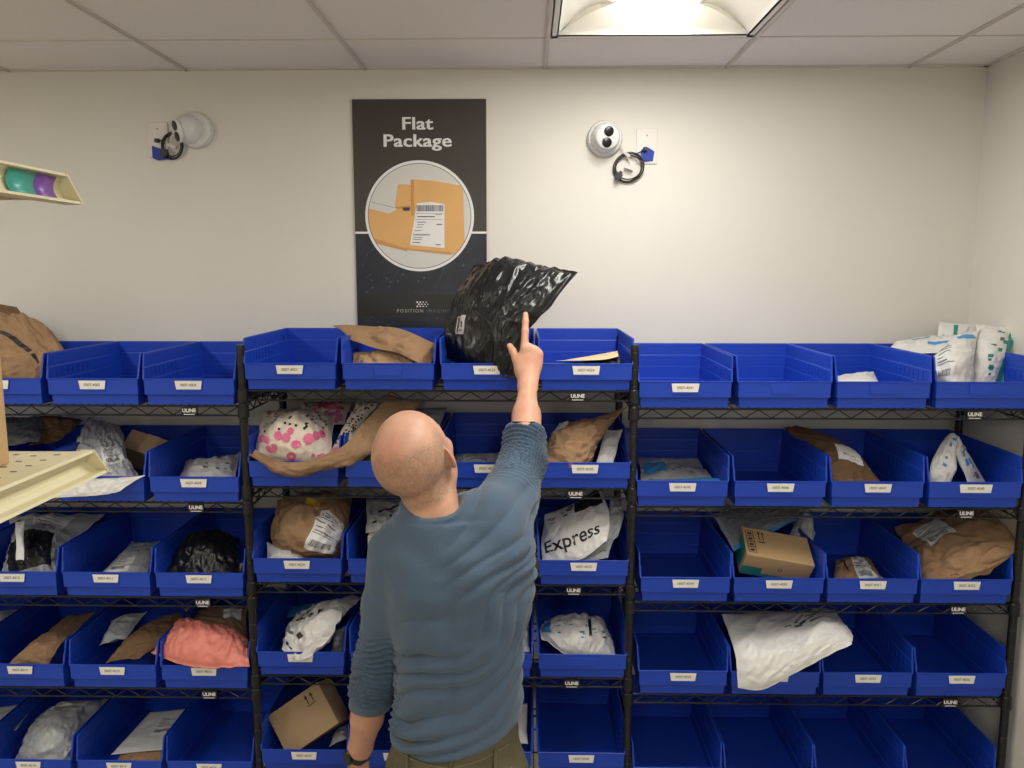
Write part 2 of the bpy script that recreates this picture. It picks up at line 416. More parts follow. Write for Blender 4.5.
for i in range(0, len(pts)-3, 2):
    q = min(pts[i+1:], key=lambda t: (t[0]-pts[i][0])**2+(t[2]-pts[i][2])**2); p = pts[i]
    if math.dist(p, q) < .07:
        d = Vector(q)-Vector(p); nn = Vector((-d.z, 0, d.x)).normalized()*.0004
        b.poly([Vector(p)+nn, Vector(q)+nn, Vector(q)-nn, Vector(p)-nn], 4)
SB(b, 'dot_pattern', SM)['label'] = 'faint network of dots and lines'
# round picture
M_k1 = mat('print_kraft', (226, 176, 112), .35, noise_amt=.05, noise_scale=12); M_k2 = mat('print_kraft_dark', (208, 150, 88), .35); M_pbg = mat('print_background', (214, 214, 210), .35)
M_ring = mat('print_ring', (60, 60, 80), .4); M_grey = mat('print_grey', (90, 88, 86), .4)
b = MB(); cx, _, cz = sg(418.3, 214.9); R = .1895
def disc(b, r, d, mi, n=72): b.poly([(cx+r*math.cos(2*PI*k/n), WALLY-.0085-d, cz+r*math.sin(2*PI*k/n)) for k in range(n)], mi)
disc(b, R, .0009, 0); disc(b, R-.0095, .0012, 4); disc(b, R-.0115, .0015, 1)
RI = R-.0118
def clip(pts, r=RI):                                      # clip polygon to the circle
    out = []
    P = [(sg(*p)[0]-cx, sg(*p)[2]-cz) for p in pts]
    dense = []
    for i in range(len(P)):
        a, c = P[i], P[(i+1) % len(P)]
        for k in range(12): t = k/12; dense.append((a[0]+(c[0]-a[0])*t, a[1]+(c[1]-a[1])*t))
    for x, z in dense:
        d = math.hypot(x, z)
        if d > r: x, z = x*r/d, z*r/d
        out.append((x, z))
    return out
def cp(pts, d, mi): b.poly([(cx+x, WALLY-.0085-d, cz+z) for x, z in clip(pts)], mi)
cp([(397, 183), (411, 183.5), (412, 206), (393, 207)], .0018, 2); cp([(393, 205.5), (412, 204), (411, 211), (400, 212)], .0019, 3)
cp([(366, 207), (387, 212), (397, 207.5), (411, 208), (409, 246), (404, 250), (364, 237)], .0021, 2)
cp([(366, 235), (404, 247), (405, 250), (364, 240)], .0022, 3)
cp([(410, 178.3), (432, 179.5), (463, 185), (464, 245), (453, 253.5), (404, 248), (409, 215)], .0025, 2)
cp([(404, 247), (450, 251), (450, 253.5), (404, 248.5)], .0026, 3); cp([(410, 178.3), (413.5, 178.5), (413, 214), (409.5, 214)], .0026, 3)
cp([(401, 206), (409, 206), (408, 209.5), (402, 209.5)], .0027, 4)
cp([(416, 202), (430, 200.5), (444, 203), (443.5, 247), (408, 243.5)], .0028, 5)
rr = random.Random(3); x = 415.5
while x < 442:
    w_ = rr.choice([.35, .55, .8]); cp([(x, 203.8), (x+w_, 203.8), (x+w_, 210), (x, 210)], .003, 4); x += w_+rr.choice([.3, .5])
for (x, y, w_, h_) in ((416, 214.8, 18, 1.0), (416, 220.5, 9, .7), (416, 223, 7, .6), (415, 225.5, 6, .6), (413, 229, 7, .6), (411.5, 233, 17, 1.0), (411, 236, 10, .6), (411, 238, 9, .6), (410.5, 240.8, 8, .8), (435.5, 222.6, 6, 1), (434.5, 243, 5, .9), (434.5, 213, 6.5, .5), (415, 212, 28, .3), (414, 218, 28, .3)):
    cp([(x, y), (x+w_, y), (x+w_, y+h_), (x, y+h_)], .003, 6)
cp([(370, 200.6), (392, 206), (392, 206.4), (370, 201)], .0018, 6)
SB(b, 'round_picture', [M_white, M_pbg, M_k1, M_k2, M_ring, M_white, M_grey])

# ------------------------------------------------------------------ dome cameras, wall plates, cables
M_cam = mat('camera_white', (226, 226, 224), .35); M_lens = mat('lens_black', (12, 12, 14), .3); M_plate = mat('plate_plastic', (228, 222, 218), .4)
M_tape = mat('blue_tape', (40, 62, 160), .6, bump=.2, bump_scale=80); M_cable = mat('cable_black', (18, 18, 20), .45); M_cw = mat('cable_white', (214, 212, 206), .5)
def wp(px, py, d=0): return at(px, py, WALLY-d)
def dome(px, py, look, label):
    c = wp(px, py); t = empty('security_camera', c, label, 'camera', 'round white security cameras on the back wall')
    M = Matrix.Rotation(PI/2, 4, 'X')
    b = MB(); b.lathe([(.058, 0), (.060, .004), (.060, .018), (.056, .028), (.049, .032)], M, 40); b.build('base_ring', M_cam, t)
    q = Vector(look).normalized().to_track_quat('Z', 'Y').to_matrix().to_4x4()
    cc = Matrix.Translation((-.017 if look[0] < 0 else 0, -.036, 0))
    b = MB(); prof = [(.001, .049), (.018, .0485), (.030, .0455)] ; prof = []
    for k in range(0, 19):
        a = k/18*PI*.78; rr_, zz = .0485*math.sin(a), .0485*math.cos(a)
        prof.append((max(rr_, .0005), min(zz, .041)))
    b.lathe(prof, cc @ q, 36); b.build('ball_housing', M_cam, t)
    b = MB(); b.lathe([(.0375, .036), (.039, .0395), (.034, .043), (.0005, .0435)], cc @ q, 36); b.build('face_plate', M_cam, t)
    for s_ in (-1, 1):
        b = MB(); side = q @ Matrix.Translation((0, 0, 0)); 
        upv = (Vector((.15, 0, 1)) - Vector(look).normalized()*Vector((.15, 0, 1)).dot(Vector(look).normalized())).normalized()
        b.lathe([(.0165, .041), (.0165, .0445), (.014, .0460), (.0005, .0455)], cc @ Matrix.Translation(upv*.0180*s_) @ q, 24); o = b.build('lens', M_lens, t); o['label'] = 'glossy black round lens'
dome(604.5, 139, (.10, -1, -.12), 'round white security camera with two black lenses, right of the sign')
dome(197, 131, (-.95, -1, -.36), 'white security camera turned aside toward the left wall, left of the sign')
def plate(px, py, label, tape):
    c = wp(px, py); t = empty('wall_plate', c, label, 'wall plate', 'white blank wall plates beside the cameras')
    b = MB(); b.box((-.036, -.005, -.059), (.036, 0, .059)); o = b.build('cover', M_plate, t)
    bv = o.modifiers.new('b', 'BEVEL'); bv.width = .003; bv.segments = 2
    b = MB(); b.lathe([(.003, 0), (.003, .0015), (.0005, .002)], Matrix.Translation((0, -.005, .036)) @ Matrix.Rotation(PI/2, 4, 'X'), 12); b.build('screw', mat('screw_metal', (150, 146, 140), .4, metal=.8), t)
    b = MB(); b.add([(x, -.0062-.002*((i*7) % 3), z) for i, (x, z) in enumerate(tape)], [tuple(range(len(tape)))]); 
    o = b.build('masking_tape', M_tape, t); o['label'] = 'torn blue masking tape'
    sd = o.modifiers.new('s', 'SOLIDIFY'); sd.thickness = .0006
    return t
plate(646.5, 146.5, 'blank white wall plate with blue tape, right of the facing camera', [(-.018, -.010), (.004, -.004), (.026, -.018), (.022, -.050), (-.004, -.052), (-.022, -.044)])
plate(158.5, 140, 'blank white wall plate with blue tape, left of the turned camera', [(-.022, -.020), (.010, -.030), (.036, -.034), (.034, -.066), (-.004, -.070), (-.020, -.062)])
def cable(px, py, r, tilt, jack, camp, label):
    c = wp(px, py, .012); t = empty('camera_cable', c, label, 'cable', 'coiled camera cables on the back wall')
    b = MB()
    for ph, dr in ((0, 0), (.6, .0045), (1.3, -.004)):
        pts = []
        for k in range(40):
            a = 2*PI*k/40+ph; q = (r+dr)*(1+.05*math.sin(2*a+ph)); pts.append((q*math.cos(a)*tilt, -.004*math.sin(a+ph)-ph*.003, q*math.sin(a)*1.0))
        b.tube(pts, .0024, 6, closed=True)
    j = wp(*jack, .012)-c
    b.tube([(-r*.2, -.004, r), (j.x*.5, -.01, j.z*.6+r*.2), tuple(j)], .0022, 6)
    b.box((j.x-.006, -.012, j.z-.005), (j.x+.006, .004, j.z+.007)); b.build('coil', M_cable, t)
    b = MB(); M = Matrix.Translation((-r*.75*tilt, -.009, -r*.62)) @ Matrix.Rotation(.5, 4, 'Y'); b.box((-.012, -.008, -.009), (.012, .006, .009), 0, M); b.box((-.005, -.009, -.016), (.007, .004, .016), 0, M); b.build('connector', M_cable, t)
    b = MB(); e = wp(*camp, .02)-c
    b.tube([tuple(e), (e.x*.6+.002, -.006, e.z*.6), (0, -.008, r*.55), (.006, -.008, r*.1), (-.004, -.008, -.002)], .0022, 6)
    b.tube([(e.x*.45, -.008, e.z*.55+.003), (.002, -.008, r*.75)], .006, 8); b.box((-.014, -.011, -.006), (.016, -.001, .005), 0, Matrix.Rotation(.3, 4, 'Y'))
    b.build('pigtail', M_cw, t)['label'] = 'white camera lead with plug'
cable(628.5, 167.5, .046, 1, (645, 149.5), (620, 143), 'black cable coiled in a loop below the facing security camera')
cable(172.5, 146, .041, .82, (157.5, 141), (181, 130), 'black cable coiled in a loop below the turned security camera')

# ------------------------------------------------------------------ cream display shelving at the left
M_cream = mat('cream_enamel', (228, 220, 184), .38); M_teal = mat('teal_strip', (70, 170, 160), .35); M_purple = mat('purple_strip', (128, 84, 172), .35); M_hole = mat('slot_dark', (92, 84, 62), .8)
G = empty('display_shelving', (-.9, .6, 0), 'cream metal display shelving with perforated shelf and price channels at the left edge', 'shelving')
def gpart(b, name, m, par=None): b.v = [(v[0]+.9, v[1]-.6, v[2]) for v in b.v]; return b.build(name, m, par or G)
def display_shelf(xf, ye, z, holes, strips):
    ys = -.9; b = MB()
    b.box((-1.20, ys, z-.004), (xf-.004, ye-.03, z)); b.box((-1.20, ye-.033, z-.036), (xf-.02, ye-.03, z)); b.box((-1.2, ys, z-.036), (xf-.02, ys+.003, z))
    o = gpart(b, 'shelf', M_cream)
    if holes:
        h = MB()
        for i in range(40):
            for j in range(8):
                x = xf-.031-.031*j; y = ye-.022-.035*i-(.008 if j % 2 else 0)
                if y < ye-.035: h.box((x-.0042, y-.0016, z-.001), (x+.0042, y+.0016, z+.0006))
        gpart(h, 'slot_row', M_hole, o)['label'] = 'short punched slots in the shelf top'
    # C profile price channel, open toward +X, with curved inside and slanted end cap
    c = MB(); H = .040; prof = [(xf-.006, z+.002), (xf+.009, z+.002), (xf+.011, z-.002), (xf-.002, z-.003)]
    for k in range(7): a = k/6; prof.append((xf-.002-.007*math.sin(a*PI), z-.004-(H-.008)*a))
    prof += [(xf+.013, z-H+.004), (xf+.015, z-H), (xf-.010, z-H-.001), (xf-.016, z-.02)]
    n = len(prof); vs = [(x, ys, zz) for x, zz in prof]+[(x, ye-.030*(zz-(z-H))/H, zz) for x, zz in prof]
    c.add(vs, [(k, (k+1) % n, n+(k+1) % n, n+k) for k in range(n)])
    c.add([(xf-.016, ye-.031, z+.002), (xf+.011, ye-.031, z+.002), (xf+.016, ye, z-H), (xf-.012, ye, z-H-.001), (xf-.016, ye-.028, z+.002), (xf+.011, ye-.028, z+.002), (xf+.016, ye+.003, z-H), (xf-.012, ye+.003, z-H-.001)], [(0,1,2,3),(4,5,6,7),(0,1,5,4),(1,2,6,5),(2,3,7,6),(3,0,4,7)])
    gpart(c, 'price_channel', M_cream, o)
    if strips:
        for (y0, y1, m, nm) in strips:
            s = MB(); vs = []
            for k in range(7): a = k/6; xx = xf+.001-.0065*math.sin(a*PI); zz = z-.004-(H-.008)*a; vs += [(xx, y0, zz), (xx, y1, zz)]
            s.add(vs, [(2*k, 2*k+1, 2*k+3, 2*k+2) for k in range(6)], 0, True)
            q = gpart(s, 'price_strip', m, o); q['label'] = nm
            sd = q.modifiers.new('s', 'SOLIDIFY'); sd.thickness = .0008
    return o
pT = at(76, 180, 1.25); pM = at(102, 447, 1.25); pB = at(137, 763, 1.25)
display_shelf(pT.x-.008, 1.25, pT.z+.004, False, [(1.160, 1.210, M_purple, 'purple price strip'), (1.100, 1.160, M_teal, 'teal price strip')])
display_shelf(pM.x-.008, 1.25, pM.z, True, None)
display_shelf(pB.x-.008, 1.25, pB.z, True, None)
display_shelf(pB.x-.008, 1.25, .15, False, None)
for y in (-.88, 1.2):
    b = MB(); b.box((-1.26, y-.02, 0), (-1.20, y+.02, 2.3)); gpart(b, 'upright', M_cream)
b = MB(); b.box((-1.235, -.86, .1), (-1.225, 1.18, 2.28)); gpart(b, 'back_panel', M_cream)
# ------------------------------------------------------------------ the man: bodies as signed-distance fields, meshed with surface nets
def V(*a): return np.array(a, dtype=np.float32)
class Field:
    def __init__(s, lo, hi, h):
        s.lo = np.array(lo, np.float32); s.h = h
        n = np.ceil((np.array(hi)-np.array(lo))/h).astype(int)+1; s.n = n
        s.f = np.full(n, .05, np.float32)
        s.ax = [s.lo[i]+h*np.arange(n[i], dtype=np.float32) for i in range(3)]
    def sub(s, lo, hi, pad):
        sl = []
        for i in range(3):
            a = max(0, int((lo[i]-pad-s.lo[i])/s.h)); b = min(s.n[i], int((hi[i]+pad-s.lo[i])/s.h)+2)
            if b <= a: return None
            sl.append(slice(a, b))
        X, Y, Z = np.meshgrid(s.ax[0][sl[0]], s.ax[1][sl[1]], s.ax[2][sl[2]], indexing='ij')
        return tuple(sl), X, Y, Z
    def mix(s, sl, d, k, op='u'):
        a = s.f[sl]
        if op == 'u':
            if k > 0:
                h = np.clip(.5+.5*(a-d)/k, 0, 1); s.f[sl] = a*(1-h)+d*h-k*h*(1-h)
            else: s.f[sl] = np.minimum(a, d)
        else:                                              # subtract
            if k > 0:
                h = np.clip(.5-.5*(a+d)/k, 0, 1); s.f[sl] = a*(1-h)-d*h+k*h*(1-h)
            else: s.f[sl] = np.maximum(a, -d)
    def cap(s, a, b, ra, rb, k=.015, op='u'):
        a = V(*a); b = V(*b); R = max(ra, rb); q = s.sub(np.minimum(a, b)-R, np.maximum(a, b)+R, k+.012)
        if q is None: return
        sl, X, Y, Z = q; ab = b-a; L = float(ab@ab)
        t = np.clip(((X-a[0])*ab[0]+(Y-a[1])*ab[1]+(Z-a[2])*ab[2])/L, 0, 1)
        d = np.sqrt((X-a[0]-t*ab[0])**2+(Y-a[1]-t*ab[1])**2+(Z-a[2]-t*ab[2])**2)-(ra+(rb-ra)*t)
        s.mix(sl, d, k, op)
    def chain(s, pts, rs, k=.015, kin=.004):
        for i in range(len(pts)-1): s.cap(pts[i], pts[i+1], rs[i], rs[i+1], k if i == 0 else kin)
    def ell(s, c, r, R=None, k=.015, op='u'):
        c = V(*c); M = max(r); q = s.sub(c-M, c+M, k+.012)
        if q is None: return
        sl, X, Y, Z = q; P = np.stack([X-c[0], Y-c[1], Z-c[2]], -1)
        if R is not None: P = P @ np.array(R, np.float32)     # columns of R are the local axes
        r = np.array(r, np.float32); k0 = np.linalg.norm(P/r, axis=-1); k1 = np.linalg.norm(P/(r*r), axis=-1)+1e-9
        s.mix(sl, k0*(k0-1)/k1, k, op)
    def loft(s, tab, k=.02, pw=2.3):                      # tab rows: z, cx, cy, hw, hd, yaw(deg)
        T = np.array(tab, np.float32); z = s.ax[2]
        a = int(np.searchsorted(z, T[0, 0])); b = int(np.searchsorted(z, T[-1, 0]))
        if b <= a: return
        zz = z[a:b]; c = [np.interp(zz, T[:, 0], T[:, i]) for i in range(1, 6)]
        # smooth the table
        w = np.hanning(max(5, int(.05/s.h)|1)); w /= w.sum(); m = len(w)//2
        c = [np.convolve(np.pad(v, m, mode='edge'), w, 'valid').astype(np.float32) for v in c]
        X, Y = np.meshgrid(s.ax[0], s.ax[1], indexing='ij'); X = X[..., None]; Y = Y[..., None]
        ca, sa = np.cos(np.radians(c[4])), np.sin(np.radians(c[4]))
        dx, dy = X-c[0], Y-c[1]; u = (dx*ca+dy*sa); v = (-dx*sa+dy*ca)
        q = (np.abs(u/c[2])**pw+np.abs(v/c[3])**pw)**(1/pw)
        d = (q-1)*np.minimum(c[2], c[3])
        s.mix((slice(None), slice(None), slice(a, b)), d.astype(np.float32), k)
    def plane(s, p, n, op='sub'):                         # remove everything on the n side
        n = V(*n); n /= np.linalg.norm(n); p = V(*p)
        X, Y, Z = np.meshgrid(*s.ax, indexing='ij')
        d = (X-p[0])*n[0]+(Y-p[1])*n[1]+(Z-p[2])*n[2]
        s.f = np.maximum(s.f, d)
    def mesh(s):
        f = s.f; ins = f < 0
        nx, ny, nz = f.shape
        c = np.zeros((nx-1, ny-1, nz-1), np.int16)
        for i in (0, 1):
            for j in (0, 1):
                for k in (0, 1): c += ins[i:nx-1+i, j:ny-1+j, k:nz-1+k]
        act = np.argwhere((c > 0) & (c < 8)); idx = np.full(c.shape, -1, np.int64); idx[tuple(act.T)] = np.arange(len(act))
        acc = np.zeros((len(act), 3)); cnt = np.zeros(len(act))
        for i in (0, 1):
            for j in (0, 1):
                for k in (0, 1):
                    p0 = (i, j, k)
                    for ax in range(3):
                        if p0[ax]: continue
                        p1 = list(p0); p1[ax] = 1
                        a = f[act[:, 0]+p0[0], act[:, 1]+p0[1], act[:, 2]+p0[2]]; b = f[act[:, 0]+p1[0], act[:, 1]+p1[1], act[:, 2]+p1[2]]
                        m = (a < 0) != (b < 0); t = np.where(m, a/np.where(m, a-b, 1), 0)
                        q = np.tile(np.array(p0, float), (len(act), 1)); q[:, ax] += t
                        acc[m] += q[m]; cnt[m] += 1
        vs = s.lo + s.h*(act+acc/np.maximum(cnt, 1)[:, None])
        faces = []
        for ax in range(3):
            u, v = (ax+1) % 3, (ax+2) % 3
            sl0 = [slice(1, -1)]*3; sl0[ax] = slice(0, -1); sl1 = list(sl0); sl1[ax] = slice(1, None)
            A = ins[tuple(sl0)]; B = ins[tuple(sl1)]
            e = np.argwhere(A != B); off = np.array([1, 1, 1]); off[ax] = 0; flip = A[tuple(e.T)]; e = e+off
            quad = []
            for du, dv in ((-1, -1), (0, -1), (0, 0), (-1, 0)):
                q = e.copy(); q[:, u] += du; q[:, v] += dv; ok = np.clip(q, 0, np.array(c.shape)-1); quad.append(idx[tuple(ok.T)])
            Q = np.stack(quad, 1); Q[~flip] = Q[~flip][:, ::-1]
            faces.append(Q[(Q >= 0).all(1)])
        return vs, np.concatenate(faces)
def relax(vs, fs, it=2, lam=.5):
    e = np.concatenate([fs[:, [0, 1]], fs[:, [1, 2]], fs[:, [2, 3]], fs[:, [3, 0]]])
    e = np.concatenate([e, e[:, ::-1]])
    deg = np.bincount(e[:, 0], minlength=len(vs)).astype(float)[:, None]
    for _ in range(it):
        acc = np.zeros_like(vs)
        for a in range(3): acc[:, a] = np.bincount(e[:, 0], weights=vs[e[:, 1], a], minlength=len(vs))
        vs = vs+lam*(acc/np.maximum(deg, 1)-vs)
    return vs
def vnormals(vs, fs):
    n = np.cross(vs[fs[:, 2]]-vs[fs[:, 0]], vs[fs[:, 3]]-vs[fs[:, 1]]); out = np.zeros_like(vs)
    for k in range(4):
        for a in range(3): out[:, a] += np.bincount(fs[:, k], weights=n[:, a], minlength=len(vs))
    return out/(np.linalg.norm(out, axis=1)[:, None]+1e-12)
def np_obj(name, parts, m, parent, origin):
    me = bpy.data.meshes.new(name); vs = np.concatenate([p[0] for p in parts])-np.array(origin); o = 0; fs = []
    for p in parts: fs.append(p[1]+o); o += len(p[0])
    fs = np.concatenate(fs)
    me.vertices.add(len(vs)); me.vertices.foreach_set('co', vs.astype(np.float32).ravel())
    me.loops.add(fs.size); me.loops.foreach_set('vertex_index', fs.astype(np.int32).ravel())
    me.polygons.add(len(fs)); me.polygons.foreach_set('loop_start', np.arange(0, fs.size, 4, dtype=np.int32)); me.polygons.foreach_set('loop_total', np.full(len(fs), 4, np.int32))
    me.update(calc_edges=True); me.validate()
    me.polygons.foreach_set('use_smooth', np.ones(len(me.polygons), bool))
    me.materials.append(m)
    ob = bpy.data.objects.new(name, me); COL.objects.link(ob); ob.parent = parent; return ob
nz = lambda p, s=0: noise.noise(Vector((p[0]+s, p[1]+s*1.3, p[2]-s)))
def sstep(a, b, x): t = min(1, max(0, (x-a)/(b-a))); return t*t*(3-2*t)

MO = Vector((-.17, 1.80, 0))
man = empty('person', MO, 'balding man seen from behind in blue-grey long-sleeved sweater, reaching up to a black bag', 'person')
# joints
SHL, ELL, WRL = (-.305, 1.83, 1.395), (-.358, 1.85, 1.105), (-.432, 1.945, .818)
SHR, ELR, WRR = (-.070, 1.86, 1.475), (-.012, 2.085, 1.560), (.001, 2.28, 1.752)
HC = Vector((-.252, 1.822, 1.618))                        # between the ears
up = Vector((-.33, -.42, .84)).normalized(); fw = Vector((.11, .88, .42)); fw = (fw-up*fw.dot(up)).normalized(); rt = fw.cross(up)
HR = np.array([[rt.x, fw.x, up.x], [rt.y, fw.y, up.y], [rt.z, fw.z, up.z]])
def hp(x, y, z): return tuple(HC+rt*x+fw*y+up*z)
def he(F, c, r, k=.012, op='u', R=None): F.ell(hp(*c), r, HR if R is None else R, k, op)
def head(F):
    he(F, (0, -.006, .042), (.0765, .098, .086)); he(F, (0, -.038, .030), (.073, .066, .074), .03); he(F, (0, .035, -.005), (.066, .066, .085), .03)
    he(F, (0, .040, -.050), (.055, .056, .055), .03); F.cap(hp(-.045, .005, -.062), hp(-.018, .078, -.088), .022, .02, .03); F.cap(hp(.045, .005, -.062), hp(.018, .078, -.088), .022, .02, .03)
    he(F, (0, .088, -.086), (.020, .016, .017), .02)                                             # chin
    F.cap(hp(-.034, .086, .020), hp(.034, .086, .020), .011, .011, .02)                          # brow
    F.cap(hp(0, .094, .012), hp(0, .112, -.022), .008, .011, .012); he(F, (-.011, .104, -.028), (.008, .009, .007), .006); he(F, (.011, .104, -.028), (.008, .009, .007), .006)
    for sx in (-1, 1):
        he(F, (sx*.031, .093, .004), (.017, .012, .012), .010, 's')                               # eye sockets
        he(F, (sx*.031, .083, .003), (.0135, .0125, .0125), .003)                                 # lids over the eyeballs
        he(F, (sx*.042, .070, -.022), (.020, .018, .016), .02)                                    # cheeks
    F.cap(hp(-.019, .094, -.054), hp(.019, .094, -.054), .0055, .0055, .006); F.cap(hp(-.016, .093, -.063), hp(.016, .093, -.063), .006, .006, .006)
    F.cap(hp(-.021, .103, -.0585), hp(.021, .103, -.0585), .0016, .0016, .002, 's')
    for sx in (-1, 1):                                                                           # ears
        a = math.radians(32)*sx
        ex = rt*math.cos(a)*1 - fw*math.sin(a)*sx*sx*1; ex = (rt*math.cos(a)+fw*math.sin(a)*-1).normalized() if sx > 0 else (rt*math.cos(a)-fw*math.sin(a)).normalized()
        out = (rt*sx*math.sin(math.radians(38))-fw*math.cos(math.radians(38))).normalized()       # ear blade direction, backward and outward
        nrm = out.cross(up).normalized()
        R = np.array([[nrm.x, out.x, up.x], [nrm.y, out.y, up.y], [nrm.z, out.z, up.z]])
        c = HC+rt*sx*.083-fw*.004+up*.0
        F.ell(tuple(c), (.005, .019, .028), R, .006); F.ell(tuple(c-up*.024-out*.006), (.006, .011, .013), R, .006)
        F.ell(tuple(c+rt*sx*.005+fw*.006), (.005, .012, .019), R, .003, 's')
        he(F, (sx*.072, .0, -.004), (.012, .016, .024), .008)
    F.cap((-.212, 1.815, 1.46), hp(.004, -.012, -.035), .063, .054, .022); F.cap((-.205, 1.85, 1.47), hp(0, .02, -.05), .056, .046, .03)
    F.cap((-.215, 1.785, 1.48), hp(-.010, -.045, -.045), .038, .032, .018); F.cap((-.185, 1.79, 1.49), hp(.022, -.042, -.03), .038, .032, .02)
# right forearm and hand -------------------------------------------------------------------
def frame(o, y, z):                                       # local hand frame: y along the hand, z out of the back of the hand
    o = Vector(o); y = Vector(y).normalized(); z = Vector(z); z = (z-y*z.dot(y)).normalized(); x = y.cross(z); return o, x, y, z
def hand(F, fr, fingers, thumb, side):                    # side +1: index toward -x
    o, x, y, z = fr; P = lambda a, b, c: tuple(o+x*a+y*b+z*c)
    R = np.array([[x.x, y.x, z.x], [x.y, y.y, z.y], [x.z, y.z, z.z]])
    F.ell(P(0, .012, -.002), (.027, .030, .018), R, .02)
    F.ell(P(-.004*side, .046, -.004), (.034, .046, .0155), R, .014); F.ell(P(.010*side, .050, -.003), (.029, .042, .015), R, .012)
    F.ell(P(-.024*side, .030, -.010), (.016, .030, .015), R, .012)                               # thumb mound
    for (ax, base, lens, bends, r) in fingers:
        p = Vector((ax*side, base, -.002)); a = 0; pts = [p.copy()]; rs = [r*1.12]
        F.ell(P(p.x, p.y-.004, p.z+.003), (.0105, .013, .0095), R, .008)                          # knuckle
        sp = ax*.9*side
        for L, bd in zip(lens, bends):
            a += math.radians(bd); p = p+Vector((sp*L*1.5 if a < .6 else 0, math.cos(a)*L, -math.sin(a)*L)); pts.append(p.copy()); rs.append(rs[-1]*.90)
        F.chain([P(*q) for q in pts], rs, .006, .003)
        for q, rr_ in list(zip(pts, rs))[1:-1]: F.ell(P(*q), (rr_*1.06,)*3, R, .003)
    F.chain([P(*q) for q in thumb[0]], thumb[1], .010, .004)
def right_arm(F):
    e, w_ = Vector(ELR), Vector(WRR); ax = (w_-e)
    F.chain([tuple(e-ax*.25), tuple(e+ax*.25), tuple(e+ax*.55), tuple(e+ax*.86), tuple(w_)], [.034, .040, .036, .0235, .0215], .01, .012)
    F.cap(tuple(e+ax*.1+Vector((.012, 0, 0))), tuple(e+ax*.5+Vector((.006, 0, 0))), .036, .030, .02)
    F.cap(tuple(w_-ax*.1+Vector((-.008, 0, 0))), tuple(w_+Vector((-.007, .004, .008))),  .0205, .0195, .01); F.cap(tuple(w_-ax*.1+Vector((.008, 0, 0))), tuple(w_+Vector((.007, .004, .008))), .0205, .0195, .01)
    fr = frame(WRR, (.07, .24, .96), (.12, -.95, .3))
    o, x, y, z = fr
    side = 1 if x.x > 0 else -1
    S_ = side
    fingers = [(-.017, .086, (.048, .029, .022), (4, 6, 6), .0102), (-.002, .088, (.046, .030, .022), (78, 48, 25), .0094),
               (.013, .083, (.043, .028, .021), (80, 50, 28), .0090), (.026, .074, (.034, .021, .019), (80, 50, 28), .0080)]
    thumb = ([(-.020*S_, .024, -.010), (-.036*S_, .052, -.014), (-.047*S_, .076, -.022), (-.056*S_, .092, -.034)], [.0145, .0125, .0108, .0090])
    hand(F, fr, fingers, thumb, S_)
def left_arm(F):
    e, w_ = Vector(ELL), Vector(WRL); ax = w_-e
    F.chain([tuple(e-ax*.2), tuple(e+ax*.22), tuple(e+ax*.55), tuple(e+ax*.88), tuple(w_)], [.034, .040, .039, .0300, .0280], .01, .012)
    F.cap(tuple(e+ax*.1+Vector((-.008, .01, 0))), tuple(e+ax*.5), .032, .030, .02)
    fr = frame(WRL, (-.05, .16, -.98), (-.75, -.6, -.1)); o, x, y, z = fr
    # thumb points forward (+Y)
    S_ = -1 if x.y > 0 else 1
    fingers = [(-.026, .088, (.043, .026, .021), (16, 24, 16), .0092), (-.007, .092, (.047, .030, .022), (20, 28, 18), .0094), (.011, .088, (.043, .028, .021), (24, 30, 20), .0090), (.028, .078, (.034, .021, .019), (28, 32, 20), .0080)]
    thumb = ([(-.022*S_, .018, -.010), (-.040*S_, .042, -.020), (-.050*S_, .068, -.028), (-.054*S_, .092, -.034)], [.0145, .0125, .0108, .0090])
    hand(F, fr, fingers, thumb, S_)
TORSO = [(.84, -.168, 1.80, .154, .124, 8), (.92, -.167, 1.795, .159, .129, 8), (.98, -.166, 1.79, .158, .127, 6), (1.05, -.160, 1.79, .151, .115, 4), (1.14, -.156, 1.79, .148, .104, 2), (1.23, -.156, 1.795, .154, .112, 0),
         (1.31, -.160, 1.80, .163, .118, -2), (1.38, -.166, 1.81, .168, .118, -3), (1.43, -.175, 1.815, .160, .108, -4), (1.475, -.192, 1.82, .120, .085, -5), (1.50, -.205, 1.82, .085, .066, 0)]
def body_core(F):
    F.loft([(z, x, y, a-.028, b_-.028, w_) for z, x, y, a, b_, w_ in TORSO], .02)
    F.cap(SHL, ELL, .036, .032, .03); F.cap(SHR, ELR, .036, .034, .03); F.cap((-.21, 1.82, 1.42), SHL, .05, .045, .03); F.cap((-.21, 1.82, 1.42), SHR, .05, .045, .03)
    for x, y in ((-.245, 1.80), (-.088, 1.80)):
        sx = -1 if x < -.17 else 1
        F.chain([(x, y, .86), (x+sx*.01, y+.01, .50), (x+sx*.015, y-.01, .30), (x+sx*.02, y-.02, .10)], [.060, .048, .046, .032], .03, .02)
BF = Field((-.545, 1.62, .03), (.085, 2.46, 2.03), .0032)
body_core(BF); head(BF); right_arm(BF); left_arm(BF)
bv_, bf_ = BF.mesh(); bodyM = (relax(bv_, bf_, 2), bf_); del BF
M_skin = mat('skin', (212, 164, 138), .48, noise_amt=.10, noise_scale=28, bump=.12, bump_scale=220, sub=.12, spec=.35)
